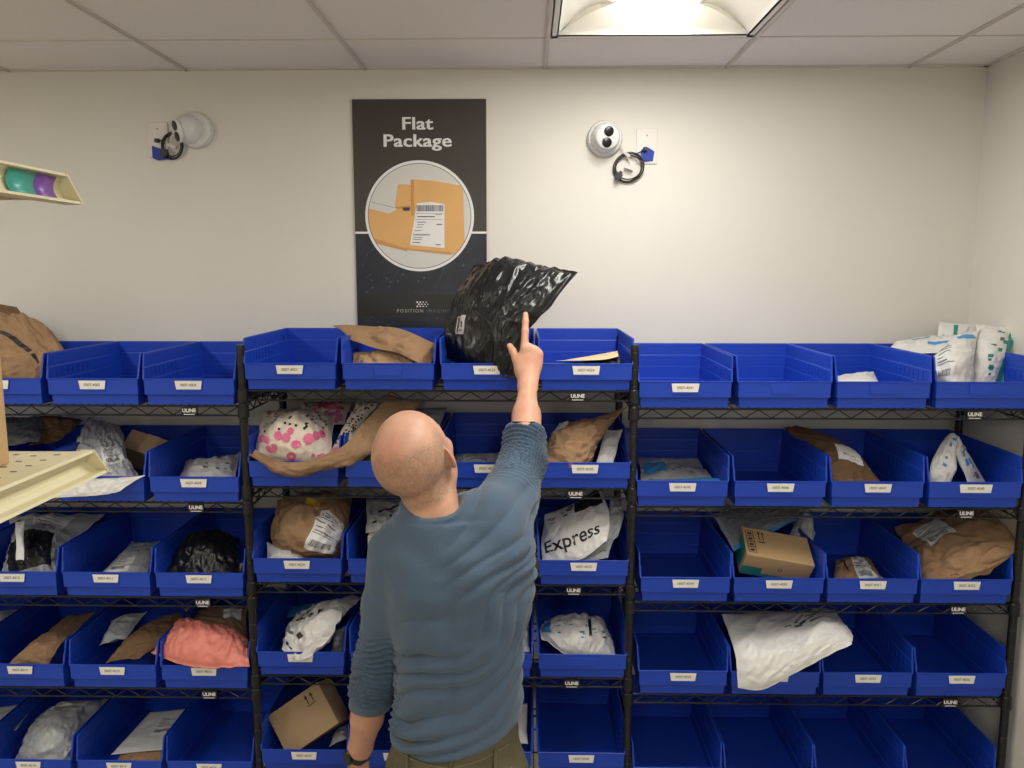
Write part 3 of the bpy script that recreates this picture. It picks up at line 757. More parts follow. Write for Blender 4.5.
# hair stubble mask as a colour attribute
bodyo = np_obj('body', [bodyM], M_skin, man, MO)
me = bodyo.data; att = me.color_attributes.new('stubble', 'FLOAT_COLOR', 'POINT')
colr = np.zeros((len(me.vertices), 4), np.float32)
L = (bodyM[0]-np.array(HC)) @ HR; colr[:, 1] = .25
for i in np.nonzero((np.linalg.norm(L, axis=1) < .17) & (L[:, 2] > -.13) & (bodyM[0][:, 2] > 1.47))[0]:
    x, y, z = L[i]
    ear = abs(x) > .0845
    side = sstep(-.066, -.050, z)*(1-sstep(.050, .085, z+.02*nz(L[i]*30, 3)-max(0, -y)*.25))*(1-sstep(.012, .032, y))     # band round the sides and back
    top = .20*sstep(.05, .1, z)
    red = max(0, 1-((x+.008)**2/.045**2+(z-.085)**2/.05**2+(y+.065)**2/.07**2))*.8+ (.7 if ear else 0)
    colr[i] = (0 if ear else min(1, side*(.85+.3*nz(L[i]*60))+top), min(1, red), 0, 1)
att.data.foreach_set('color', colr.ravel())
nt = M_skin.node_tree; bs = nt.nodes['Principled BSDF']; src = bs.inputs['Base Color'].links[0].from_socket
vc = nt.nodes.new('ShaderNodeVertexColor'); vc.layer_name = 'stubble'; sep = nt.nodes.new('ShaderNodeSeparateColor'); nt.links.new(vc.outputs[0], sep.inputs[0])
m1 = nt.nodes.new('ShaderNodeMix'); m1.data_type = 'RGBA'; m1.inputs[7].default_value = rgb(216, 128, 108); nt.links.new(src, m1.inputs[6])
mm = nt.nodes.new('ShaderNodeMath'); mm.operation = 'MULTIPLY'; mm.inputs[1].default_value = .55; nt.links.new(sep.outputs[1], mm.inputs[0]); nt.links.new(mm.outputs[0], m1.inputs[0])
m2 = nt.nodes.new('ShaderNodeMix'); m2.data_type = 'RGBA'; m2.inputs[7].default_value = rgb(120, 104, 84); nt.links.new(m1.outputs[2], m2.inputs[6])
hn = nt.nodes.new('ShaderNodeTexNoise'); hn.inputs['Scale'].default_value = 260; hn.inputs['Detail'].default_value = 2
tc = nt.nodes.new('ShaderNodeTexCoord'); nt.links.new(tc.outputs['Object'], hn.inputs['Vector'])
hm = nt.nodes.new('ShaderNodeMath'); hm.operation = 'MULTIPLY'; nt.links.new(sep.outputs[0], hm.inputs[0])
hr = nt.nodes.new('ShaderNodeMapRange'); hr.inputs[1].default_value = .35; hr.inputs[2].default_value = .65; hr.inputs[3].default_value = .28; hr.inputs[4].default_value = .68; nt.links.new(hn.outputs['Fac'], hr.inputs[0]); nt.links.new(hr.outputs[0], hm.inputs[1])
nt.links.new(hm.outputs[0], m2.inputs[0]); nt.links.new(m2.outputs[2], bs.inputs['Base Color'])
# eyes and glasses temple
for sx in (-1, 1):
    b = MB(); b.lathe([(.011*math.sin(a*PI/12)+.0002, .011*math.cos(a*PI/12)) for a in range(13)], Matrix.Translation(Vector(hp(sx*.031, .0865, .003))-MO), 16); b.build('eyeball', mat('eye_white', (228, 222, 216), .2), man)

# sweater ----------------------------------------------------------------------------------
M_swt = mat('sweater_knit', (80, 99, 119), .9, noise_amt=.07, noise_scale=240, sheen=.25, spec=.2, bump=.35, bump_scale=420, detail=3)
def ridge(x): return 1-abs(x)
def sweater():
    F = Field((-.48, 1.62, .90), (.09, 2.26, 1.66), .0042)
    F.loft([r for r in TORSO], .02)
    F.cap((-.215, 1.81, 1.445), (-.285, 1.825, 1.405), .066, .062, .04); F.cap((-.195, 1.81, 1.455), (-.095, 1.845, 1.487), .066, .066, .04)
    F.cap((-.20, 1.80, 1.47), (-.235, 1.815, 1.497), .058, .060, .04)
    F.chain([SHL, (-.328, 1.838, 1.26), ELL], [.064, .060, .057], .035, .02)
    ax = Vector(WRL)-Vector(ELL); F.cap(ELL, tuple(Vector(ELL)+ax*.60), .060, .052, .012)
    F.chain([(-.098, 1.84, 1.455), tuple((Vector(SHR)+Vector(ELR))/2+Vector((0, 0, -.01))), ELR], [.074, .066, .059], .05, .02)
    F.cap((-.075, 1.83, 1.40), (-.045, 1.94, 1.475), .072, .058, .05); F.cap((-.075, 1.81, 1.32), (-.075, 1.83, 1.42), .075, .075, .05)
    ar = Vector(WRR)-Vector(ELR); F.cap(ELR, tuple(Vector(ELR)+ar*.46), .059, .056, .012)
    # trims: cuffs, hem, neck hole
    F.plane(tuple(Vector(ELL)+ax*.30), tuple(Vector((ax.x-.06, ax.y, ax.z)).normalized())) if False else None
    X, Y, Z = np.meshgrid(*F.ax, indexing='ij')
    p = Vector(ELL)+ax*.50; n = ax.normalized(); n = Vector((n.x+.30, n.y, n.z)).normalized()
    d = (X-p.x)*n.x+(Y-p.y)*n.y+(Z-p.z)*n.z; d[X > -.305] = -1; F.f = np.maximum(F.f, d)
    p = Vector(ELR)+ar*.35; n = ar.normalized()
    F.f = np.maximum(F.f, (X-p.x)*n.x+(Y-p.y)*n.y+(Z-p.z)*n.z)
    # hem: lowest at the middle of the back, rising to the right side
    hem = .978+.0*X+np.where(X > -.20, 1.0, .1)*((X+.20)/.18)**2*.055
    F.f = np.maximum(F.f, hem-Z)
    F.cap((-.214, 1.805, 1.548), hp(0, -.01, -.0), .068, .066, .008, 's')
    # collar band
    vs, fs = F.mesh(); vs = relax(vs, fs, 3)
    n = vnormals(vs, fs); disp = np.zeros(len(vs))
    eL, wL, sL = Vector(ELL), Vector(WRL), Vector(SHL); eR, wR, sR = Vector(ELR), Vector(WRR), Vector(SHR)
    nb = Vector(hp(0, -.01, -.02)); na = Vector((-.214, 1.805, 1.548)); nd = (nb-na).normalized()
    cutL = p_l = eL+ax*.50; 
    for i, q in enumerate(vs):
        v = Vector(q); d = 0
        dl = abs(v.x+.35)                                     # left sleeve zone
        inL = sstep(-.285, -.315, v.x)
        inR = sstep(1.90, 1.97, v.y)
        tor = (1-inL)*(1-inR)
        # left sleeve rings
        if inL > 0:
            t = v.z; lowr = sstep(1.26, 1.14, t); band = sstep(1.012, 1.022, t+.25*(v.x+.38))
            ph = (v.z*1.0+.22*(v.x+.35)*math.sin(v.z*25)+.015*nz(v*7, 2))/.026*2*PI
            w1 = math.sin(ph+2.4*nz(v*5, 5)); w1 = (1-abs(w1))**1.5*2-1
            d += inL*band*(lowr*.0095*w1+(1-lowr)*(.0035*nz(Vector((v.x*9, v.y*6, v.z*22)), 8)+.003*(nz(Vector((v.x*12+v.z*14, v.y*8, v.z*30)), 3))))
            if band < 1: d += inL*(1-band)*-.003
        if inR > 0:
            t = (v-sR).dot((eR-sR).normalized()); t2 = (v-eR).dot(ar.normalized())
            s_ = (v-eR).dot((ar.normalized()+(eR-sR).normalized())*.52)
            ph = (s_+.012*nz(v*4, 4)+.15*(v.x))/.027*2*PI
            w1 = math.sin(ph+2.2*nz(v*5, 7)); w1 = (1-abs(w1))**1.4*2-1
            amp = sstep(-.20, -.03, s_)
            endf = sstep(ar.length*.35, ar.length*.35-.022, t2); d += inR*(.0095*w1*amp+.004*nz(v*18, 6))*endf
        if tor > 0:
            # long drag folds: level at the left waist, climbing to the raised right arm
            X_ = v.x+.30; g = .10*X_+1.35*max(0, X_)**1.9
            zz = v.z-g
            a1 = sstep(1.36, 1.20, zz)*sstep(.86, .93, zz)
            wob = nz(Vector((v.x*4, v.y*4, v.z*7)), 11)
            ph = zz/.055+2.0*wob
            tri = abs((ph % 1)-.5)*2                          # 0..1
            fold = (1-tri)**2.2
            am = .5+.9*max(0, .5+nz(Vector((v.x*7, v.y*5, v.z*9)), 13))
            leftw = .45+.9*sstep(-.12, -.28, v.x)
            d += tor*a1*(-.020)*fold*am*leftw
            ph2 = (v.z-.9*X_)/.07+1.3*nz(v*5, 21); fold2 = (1-abs((ph2 % 1)-.5)*2)**2.5
            d += tor*(-.009)*fold2*sstep(1.30, 1.38, v.z)*sstep(-.20, -.12, v.x)
            d += tor*.006*nz(v*9, 17)+tor*.0035*nz(Vector((v.x*16, v.y*10, v.z*26)), 19)
            # creases radiating off the raised shoulder
            r = Vector((v.x+.085, 0, v.z-1.45)); ang = math.atan2(r.z, r.x); rl = r.length
            d += tor*.0*math.sin(ang*9+2*nz(v*6, 2))*math.exp(-(rl/.11)**2)*(1 if v.y < 1.84 else .3)
            # shoulder blades and spine
            if v.y < 1.80:
                d += .007*math.exp(-((v.x+.245)/.05)**2-((v.z-1.36)/.06)**2)+.009*math.exp(-((v.x+.10)/.045)**2-((v.z-1.38)/.07)**2)-.006*math.exp(-((v.x+.168)/.018)**2)*sstep(1.0, 1.1, v.z)*sstep(1.46, 1.38, v.z)
            # rib hem
            hz = .978+(1.0 if v.x > -.20 else .1)*((v.x+.20)/.18)**2*.055
            if v.z < hz+.022: d = d*.4-.0012
            # collar
            t = (v-na).dot(nd); rad = (v-na-nd*t).length
            if (v-na).length < .084 and v.z > 1.44: d = d*.3+.003*sstep(.084, .080, (v-na).length)
        disp[i] = d
    vs = vs+n*disp[:, None]
    return relax(vs, fs, 1, .3), fs
swM = sweater(); sw = np_obj('sweater', [swM], M_swt, man, MO); sw['label'] = 'blue-grey knitted long-sleeved sweater with pushed-up sleeves'
# dark undershirt line inside the neck
b = MB(); na = Vector((-.212, 1.825, 1.48)); nd = (Vector(hp(0, -.01, -.02))-na).normalized(); q = nd.to_track_quat('Z', 'Y').to_matrix()
# trousers ---------------------------------------------------------------------------------
M_trs = mat('trouser_cotton', (104, 98, 76), .85, noise_amt=.12, noise_scale=30, bump=.3, bump_scale=260, spec=.2)
def trousers():
    F = Field((-.37, 1.62, .06), (.05, 1.99, 1.06), .005)
    F.loft([(.80, -.168, 1.80, .160, .118, 8), (.90, -.168, 1.797, .160, .122, 8), (.96, -.167, 1.79, .150, .108, 8), (1.02, -.163, 1.79, .138, .096, 6), (1.045, -.162, 1.79, .136, .094, 5)], .02, 2.2)
    for x, y in ((-.247, 1.80), (-.088, 1.80)):
        sx = -1 if x < -.17 else 1
        F.chain([(x, y, .86), (x+sx*.01, y+.01, .50), (x+sx*.015, y-.008, .28), (x+sx*.02, y-.02, .11)], [.086, .068, .062, .056], .03, .02)
    F.ell((-.235, 1.725, .87), (.075, .06, .085), None, .03); F.ell((-.10, 1.725, .87), (.075, .06, .085), None, .03)
    X, Y, Z = np.meshgrid(*F.ax, indexing='ij'); F.f = np.maximum(F.f, .085-Z); F.f = np.maximum(F.f, Z-1.035)
    vs, fs = F.mesh(); vs = relax(vs, fs, 2); n = vnormals(vs, fs); d = np.zeros(len(vs))
    for i, q in enumerate(vs):
        v = Vector(q)
        d[i] = .004*nz(v*12, 31)+.0035*nz(Vector((v.x*9+v.z*10, v.y*8, v.z*22)), 33)-.004*math.exp(-((v.z-.885)/.006)**2)*(v.y < 1.8)
        d[i] += -.003*math.exp(-((v.x+.168)/.004)**2)*(v.y < 1.75)*(v.z > .8)
        if v.z > .985: d[i] = .002+.0012*nz(v*20, 3)
    return vs+n*d[:, None], fs
trM = trousers(); tr = np_obj('trousers', [trM], M_trs, man, MO); tr['label'] = 'olive khaki cotton trousers'
M_stitch = mat('trouser_stitch', (134, 128, 102), .8)
from mathutils.bvhtree import BVHTree
tb = BVHTree.FromPolygons([tuple(v) for v in trM[0]], [tuple(int(i) for i in f) for f in trM[1]])
def on_tr(x, z, off=.001):
    h = tb.ray_cast(Vector((x, 1.5, z)), Vector((0, 1, 0))); return (h[0]+Vector((0, -off, 0))) if h[0] else Vector((x, 1.7, z))
b = MB()
for line in ([(-.30, .975), (-.17, .958), (-.03, .985)], [(-.30, .935), (-.245, .905), (-.17, .895), (-.09, .905), (-.03, .935)], [(-.268, .93), (-.262, .80)], [(-.262, .80), (-.19, .80)], [(-.075, .93), (-.08, .80)], [(-.08, .80), (-.145, .80)], [(-.168, .955), (-.168, .80)]):
    pts = []
    for (a, c), (e, g) in zip(line[:-1], line[1:]):
        for k in range(12): t = k/12; pts.append(on_tr(a+(e-a)*t, c+(g-c)*t)-MO)
    b.tube(pts, .0013, 5)
b.build('seam_stitching', M_stitch, man)
for x in (-.268, -.168, -.07):
    b = MB(); a = on_tr(x, .93, .004)-MO; c = on_tr(x, .985, .004)-MO; b.tube([a, (a+c)/2+Vector((0, -.003, 0)), c], .0055, 6); b.build('belt_loop', M_trs, man)
for sx, x in ((-1, -.262), (1, -.073)):
    F = Field((x-.07, 1.66, 0), (x+.07, 2.02, .14), .005)
    F.ell((x, 1.75, .045), (.042, .045, .045), None, .02); F.ell((x+sx*.006, 1.90, .035), (.048, .075, .034), None, .03); F.cap((x, 1.77, .06), (x, 1.80, .11), .045, .042, .03)
    X, Y, Z = np.meshgrid(*F.ax, indexing='ij'); F.f = np.maximum(F.f, .002-Z)
    vs, fs = F.mesh(); o = np_obj('shoe', [(relax(vs, fs, 1), fs)], mat('shoe_leather', (52, 44, 38), .5), man, MO)
# watch
wv = (Vector(WRL)-Vector(ELL)).normalized(); wc = Vector(WRL)-wv*.012-MO; wq = wv.to_track_quat('Z', 'Y').to_matrix().to_4x4()
b = MB(); b.lathe([(.0295, -.010), (.0315, -.009), (.0315, .009), (.0295, .010)], Matrix.Translation(wc) @ wq, 32)
fc = Vector((-.75, -.6, -.1)); fc = (fc-wv*fc.dot(wv)).normalized()
q2 = fc.to_track_quat('Z', 'Y').to_matrix().to_4x4(); b.lathe([(.018, .026), (.019, .034), (.017, .037), (.0005, .0375)], Matrix.Translation(wc) @ q2, 28)
b.build('wristwatch', mat('watch_black', (22, 22, 26), .3), man)['label'] = 'black wristwatch'
# ------------------------------------------------------------------ mailers, bags and boxes
def P(px, py, Y): return at(px, py, Y)
def crease(p, s):                                         # folded-sheet relief: sharp ridges between flat facets
    q = Vector(p)+Vector((s*3.7, s*1.9, -s*2.3)); d, _ = noise.voronoi(q); return min(1.0, (d[1]-d[0])*1.6)
class Mailer:
    """A soft package: a control net of world points gives its middle surface, thickness its body."""
    def __init__(s, net, t, seed=0, crump=.006, freq=14, seal=.06, pull=.05, stretch=(1, 1), flatp=2.5, edge=.5, puff=.6, stiff=0.0):
        s.net = [[Vector(p) for p in r] for r in net]; s.t = t; s.seed = seed; s.c = crump*1.75; s.fq = freq; s.seal = seal; s.pull = pull; s.st = stretch; s.fp = flatp; s.edge = edge; s.puff = puff; s.stiff = stiff
        a, b_, c = s.net[0][0], s.net[0][-1], s.net[-1][0]
        s.W = sum((s.net[0][i+1]-s.net[0][i]).length for i in range(len(s.net[0])-1)); s.H = sum((s.net[i+1][0]-s.net[i][0]).length for i in range(len(s.net)-1))
        n = s.nrm(.5, .5); s.sg = 1 if n.dot(Vector((0, -1, 1.2))) > 0 else -1
    @staticmethod
    def cr(pts, u):
        n = len(pts)-1
        if n == 1: return pts[0].lerp(pts[1], u)
        x = min(max(u, 0), 1)*n; i = min(int(x), n-1); t = x-i
        p1, p2 = pts[i], pts[i+1]; p0 = pts[i-1] if i > 0 else p1*2-p2; p3 = pts[i+2] if i+2 <= n else p2*2-p1
        return .5*((2*p1)+(p2-p0)*t+(2*p0-5*p1+4*p2-p3)*t*t+(3*p1-p0-3*p2+p3)*t*t*t)
    def mid(s, u, v): return s.cr([s.cr(r, u) for r in s.net], v)
    def nrm(s, u, v):
        e = .012; return (s.mid(u+e if u < .5 else u, v)-s.mid(u if u < .5 else u-e, v)).cross(s.mid(u, v+e if v < .5 else v)-s.mid(u, v if v < .5 else v-e)).normalized()
    def pt(s, u, v, side):
        a, b_ = 2*u-1, 2*v-1
        if s.pull:                                        # inflated bags draw their edges inward
            a2 = a*(1-s.pull*(1-b_*b_)); b2 = b_*(1-s.pull*(1-a*a)*.7); uu, vv = (a2+1)/2, (b2+1)/2
        else: uu, vv = u, v
        m = s.mid(uu, vv); n = s.nrm(uu, vv)*s.sg
        ia = max(0, 1-abs(a)/(1-s.seal)) if s.seal else 1-abs(a); ib = max(0, 1-abs(b_)/(1-s.seal)) if s.seal else 1-abs(b_)
        pa = 1-(1-ia)**s.fp; pb = 1-(1-ib)**s.fp; prof = (pa*pb)**s.puff if pa*pb > 0 else 0
        x, y = (u-.5)*s.W*s.st[0]*s.fq, (v-.5)*s.H*s.st[1]*s.fq
        q = (x, y, side*1.7+s.seed*5.1)
        if s.stiff: w_ = crease(q, s.seed)*.9-.45+.45*(crease((x*2.1, y*2.1, q[2]), s.seed+3)-.5)+.25*(crease((x*4.2, y*4.2, q[2]), s.seed+5)-.5)
        else:
            dx = 1.1*noise.noise(Vector((x*.5, y*.5, q[2]+9)))
            r1 = 1-abs(noise.noise(Vector((x+dx, y-dx, q[2]))))*2.4; r2 = 1-abs(noise.noise(Vector((x*2.2+dx, y*2.2, q[2]+4))))*2.4
            r3 = 1-abs(noise.noise(Vector((x*4.6-dx, y*4.6, q[2]+8))))*2.4
            w_ = .50*r1*abs(r1)**.5+.34*r2+.20*r3+.35*crease((x*1.1, y*1.1, q[2]), s.seed)-.62
        # gathers running in from the seals
        g = 0
        da, db = 1-abs(a), 1-abs(b_)
        if s.t > .02:
            g = (math.exp(-db*6)*noise.noise(Vector((x*3.2, s.seed, 1)))+math.exp(-da*6)*noise.noise(Vector((s.seed, y*3.2, 5))))*1.2
        base = s.edge*noise.noise(Vector((x*.6, y*.6, s.seed*2.2)))*s.c*2.2 + s.edge*g*s.c
        amp = s.c*(.25+.75*min(1, prof*1.5))
        h = base + side*(s.t*.5*prof+.0006) + (amp*w_*(1 if side > 0 else -1))*(prof > 0 or 0.3)
        if side < 0: h = min(h, base - .0006 + 0)
        else: h = max(h, base+.0006)
        ed = .004*noise.noise(Vector((x*1.3, y*1.3, s.seed+20)))*s.edge*2
        return m+n*h+(s.mid(min(1, uu+.01), vv)-s.mid(max(0, uu-.01), vv)).normalized()*ed
    def grid(s, nu, nv, b=None, mi=0):
        b = b or MB(); N = nu+1
        top = [s.pt(i/nu, j/nv, 1) for j in range(nv+1) for i in range(nu+1)]; bot = [s.pt(i/nu, j/nv, -1) for j in range(nv+1) for i in range(nu+1)]
        vs = top+bot; K = len(top); fs = []
        for j in range(nv):
            for i in range(nu):
                q = (j*N+i, j*N+i+1, (j+1)*N+i+1, (j+1)*N+i)
                if s.sg < 0: q = q[::-1]
                fs.append(q); fs.append(tuple(K+k for k in q[::-1]))
        for i in range(nu): fs.append((i, K+i, K+i+1, i+1)); o = nv*N; fs.append((o+i+1, K+o+i+1, K+o+i, o+i))
        for j in range(nv): fs.append((j*N, (j+1)*N, K+(j+1)*N, K+j*N)); fs.append((j*N+nu, K+j*N+nu, K+(j+1)*N+nu, (j+1)*N+nu))
        b.add(vs, fs, mi, True); return b
    def surf(s, u, v, off):
        p = s.pt(u, v, 1); uu, vv = min(max(u, .01), .99), min(max(v, .01), .99); return p+s.nrm(uu, vv)*s.sg*off
    def patch(s, b, rect, off, mi, n=8, ang=0):           # rect u0 v0 u1 v1, optionally turned about its centre
        u0, v0, u1, v1 = rect; cu, cv = (u0+u1)/2, (v0+v1)/2; ca, sa = math.cos(ang), math.sin(ang); asp = s.H/s.W
        m = max(2, int(max(u1-u0, v1-v0)*46)); vs = []
        for j in range(m+1):
            for i in range(m+1):
                du, dv = (u0+(u1-u0)*i/m-cu), (v0+(v1-v0)*j/m-cv)*asp
                vs.append(s.surf(cu+du*ca-dv*sa, cv+(du*sa+dv*ca)/asp, off))
        fs = [(j*(m+1)+i, j*(m+1)+i+1, (j+1)*(m+1)+i+1, (j+1)*(m+1)+i) for j in range(m) for i in range(m)]
        if s.sg < 0: fs = [f[::-1] for f in fs]
        b.add(vs, fs, mi, True)
    def text(s, b, t, cu, cv, size, ang, off, mi, bold=.0):
        vs, fs = text_geo(t, bold); ca, sa = math.cos(ang), math.sin(ang); out = []
        for x, y, _ in vs:
            x, y = x*size, y*size; X_, Y_ = x*ca-y*sa, x*sa+y*ca
            out.append(s.surf(cu+X_/s.W, cv+Y_/s.H, off))
        b.add(out, fs, mi)
ML = {}
def pm(kind):
    D = {'white': ((222, 221, 218), .36, .05), 'grey': ((150, 154, 158), .34, .08), 'silver': ((176, 178, 180), .28, .08), 'black': ((24, 25, 27), .3, .1), 'black_shiny': ((26, 27, 29), .27, .1), 'kraft': ((158, 127, 97), .78, .10), 'kraft_light': ((182, 150, 114), .75, .08),
         'kraft_dark': ((118, 93, 69), .8, .12), 'pink': ((226, 134, 120), .42, .06), 'manila': ((224, 200, 158), .7, .05), 'dusk': ((96, 98, 102), .4, .08), 'blue': ((60, 140, 205), .4, .05)}
    c, r, n = D[kind]
    soft = kind not in ('kraft', 'kraft_light', 'kraft_dark', 'manila')
    new = 'package_'+kind not in MATS
    m = mat('package_'+kind, c, r, noise_amt=n, noise_scale=14, bump=(.3 if kind == 'black_shiny' else .6) if soft else .6, bump_scale=11 if soft else 16, bump_dist=.010 if soft else .006, detail=5, spec=.5 if soft else .2)
    if new:
        for nd in m.node_tree.nodes:
            if nd.type == 'TEX_NOISE' and nd.outputs['Fac'].links and nd.outputs['Fac'].links[0].to_node.type == 'BUMP':
                nd.noise_type = 'RIDGED_MULTIFRACTAL'; nd.inputs['Distortion'].default_value = .6; nd.inputs['Roughness'].default_value = .45
    return m
M_lab = mat('shipping_label_white', (228, 228, 226), .5); M_blk2 = mat('print_black', (24, 24, 26), .5); M_gry2 = mat('print_mid_grey', (110, 110, 112), .5)
M_tealp = mat('print_teal', (44, 138, 128), .45); M_bluep = mat('print_blue', (64, 150, 214), .45); M_yel = mat('print_yellow', (226, 186, 60), .5); M_pinkp = mat('print_pink', (226, 110, 150), .5)
def package(name, mk, ml, label, cat, group=None, nu=44, nv=44, decals=None):
    nu, nv = int(nu*1.25), int(nv*1.25)
    b = ml.grid(nu, nv); c = ml.mid(.5, .5); o = None
    loc = c.copy()
    b.v = [tuple(Vector(v)-loc) for v in b.v]; o = b.build(name, pm(mk) if isinstance(mk, str) else mk, loc=loc, edge=0)
    tag(o, label, cat, group)
    if decals:
        for nm, mats, fn, lab in decals:
            d = MB(); fn(ml, d); d.v = [tuple(Vector(v)-loc) for v in d.v]; q = d.build(nm, mats, o, edge=0); q['label'] = lab
    return o
def ship(rect, ang=0, seed=1, n=8):                       # a white address label with bars and lines
    def f(ml, b):
        u0, v0, u1, v1 = rect; ml.patch(b, rect, .0009, 0, n, ang); r = random.Random(seed); asp = ml.H/ml.W; cu, cv = (u0+u1)/2, (v0+v1)/2; ca, sa = math.cos(ang), math.sin(ang)
        def sub(a0, c0, a1, c1, mi):
            du0, du1 = (a0-.5)*(u1-u0), (a1-.5)*(u1-u0); dv0, dv1 = (c0-.5)*(v1-v0), (c1-.5)*(v1-v0)
            mu, mv = (du0+du1)/2, (dv0+dv1)/2*asp; X_, Y_ = mu*ca-mv*sa, (mu*sa+mv*ca)/asp; hu, hv = (du1-du0)/2, (dv1-dv0)/2
            ml.patch(b, (cu+X_-hu, cv+Y_-hv, cu+X_+hu, cv+Y_+hv), .0014, mi, 2, ang)
        x = .1
        while x < .80:
            w_ = r.choice([.012, .02, .028]); sub(x, .12, x+w_, .28, 1); x += w_+r.choice([.014, .024])
        for y in (.92, .86, .80, .70, .60, .50): sub(.08, y-.025, r.uniform(.35, .85), y, r.choice([1, 2, 2]))
        sub(.05, .42, .95, .435, 1)
    return f
SHIP = lambda rect, ang=0, seed=1: ('shipping_label', [M_lab, M_blk2, M_gry2], ship(rect, ang, seed), 'white shipping label with barcode')
def lines(specs):
    def f(ml, b):
        for (rect, mi, ang) in specs: ml.patch(b, rect, .0008, mi, 4, ang)
    return f
PR = [M_blk2, M_gry2, M_tealp, M_bluep, M_yel, M_pinkp, M_white]
def prints(specs, lab='printed marks'): return ('printed_marks', PR, lines(specs), lab)
def textd(items, lab):
    def f(ml, b):
        for (t, u, v, size, ang, bold) in items: ml.text(b, t, u, v, size, ang, .0012, 0, bold)
    return ('printed_lettering', [M_blk2], f, lab)
def stipple(n, seed, mi, rng=(.01, .03), area=(0, 0, 1, 1), asp=1):
    r = random.Random(seed); out = []
    for _ in range(n):
        u = r.uniform(area[0], area[2]); v = r.uniform(area[1], area[3]); w_ = r.uniform(*rng); h = r.uniform(.3, .6)*w_
        out.append(((u, v, u+w_, v+h*asp), mi if isinstance(mi, int) else r.choice(mi), 0))
    return out

# ---- the black bag in the man's hand
bag = Mailer([[P(440, 356, 2.60), P(478, 374, 2.47), P(518, 380, 2.425)], [P(444, 322, 2.66), P(488, 322, 2.50), P(526, 338, 2.44)], [P(462, 288, 2.68), P(506, 282, 2.54), P(550, 308, 2.44)], [P(476, 266, 2.70), P(524, 261, 2.60), P(578, 273, 2.48)]],
             .115, 3, .0085, 12, .05, .03, (1.5, .6), 2.6, .55, .55)
package('poly_bag', 'black_shiny', bag, 'shiny black poly bag held up by the man against the sign', 'bag', None, 96, 110,
        [SHIP((.24, .21, .38, .33), 0, 4)])
# ---- top shelf, left rack
sack = Mailer([[P(-30, 396, 2.52), P(20, 392, 2.50), P(62, 382, 2.52)], [P(-34, 356, 2.58), P(14, 352, 2.56), P(66, 352, 2.60)], [P(-40, 318, 2.64), P(6, 314, 2.64), P(40, 322, 2.68)]], .07, 11, .010, 12, .03, .02, (1, 1), 2.2, .8, .6, stiff=0)
def smile(ml, b):
    pts = []
    for k in range(18): a = k/17; pts.append((.34+.40*a, .74-.46*a**1.6))
    L = [ml.surf(u, v, .0015) for u, v in pts]; R_ = [ml.surf(u+.045*math.sin(PI*(k+.5)/18)+.01, v+.02, .0015) for k, (u, v) in enumerate(pts)]
    b.add([q for p in zip(L, R_) for q in p], [(2*k, 2*k+1, 2*k+3, 2*k+2) for k in range(17)], 0)
package('paper_sack', 'kraft', sack, 'large brown paper sack with curved black stripe in the top left bin', 'bag', None, 60, 50, [('printed_stripe', [M_blk2], smile, 'curved black printed stripe')])
flap = Mailer([[P(-6, 326, 2.70), P(26, 322, 2.70)], [P(-8, 303, 2.74), P(16, 306, 2.74)]], .012, 12, .005, 16, .02, 0)
package('paper_sack', 'kraft_dark', flap, 'folded brown paper sack top standing behind the striped sack', 'bag', None, 30, 24)
# ---- middle rack, top
m = Mailer([[P(352, 372, 2.53), P(392, 374, 2.50), P(428, 372, 2.48)], [P(353, 352, 2.58), P(392, 352, 2.56), P(424, 362, 2.53)]], .025, 14, .008, 14, .04, .02, stiff=1)
package('paper_mailer', 'kraft_light', m, 'crumpled tan paper mailer lying under a brown one, left of the black bag', 'mailer')
m = Mailer([[P(352, 341, 2.56), P(390, 350, 2.52), P(430, 364, 2.47)], [P(342, 331, 2.60), P(388, 336, 2.58), P(436, 356, 2.53)], [P(333, 325, 2.64), P(386, 326, 2.68), P(441, 347, 2.62)]], .016, 15, .012, 13, .03, .0, stiff=1)
package('paper_mailer', 'kraft', m, 'crumpled brown paper mailer sticking out left over the bin beside the black bag', 'mailer')
m = Mailer([[P(540, 364, 2.50), P(600, 365, 2.50), P(622, 366, 2.50)], [P(560, 366, 2.62), P(600, 358, 2.62), P(622, 356, 2.64)]], .010, 16, .003, 10, .03, 0)
package('paper_mailer', 'black', m, 'thin dark mailer lying under a manila envelope right of the raised arm', 'mailer', None, 30, 24)
m = Mailer([[P(556, 361, 2.54), P(600, 360, 2.52), P(618, 357, 2.54)], [P(568, 359, 2.66), P(600, 354, 2.66), P(618, 351, 2.68)]], .004, 17, .002, 10, .03, 0)
package('envelope', 'manila', m, 'pale manila envelope on the dark mailer right of the raised arm', 'envelope', None, 24, 20)
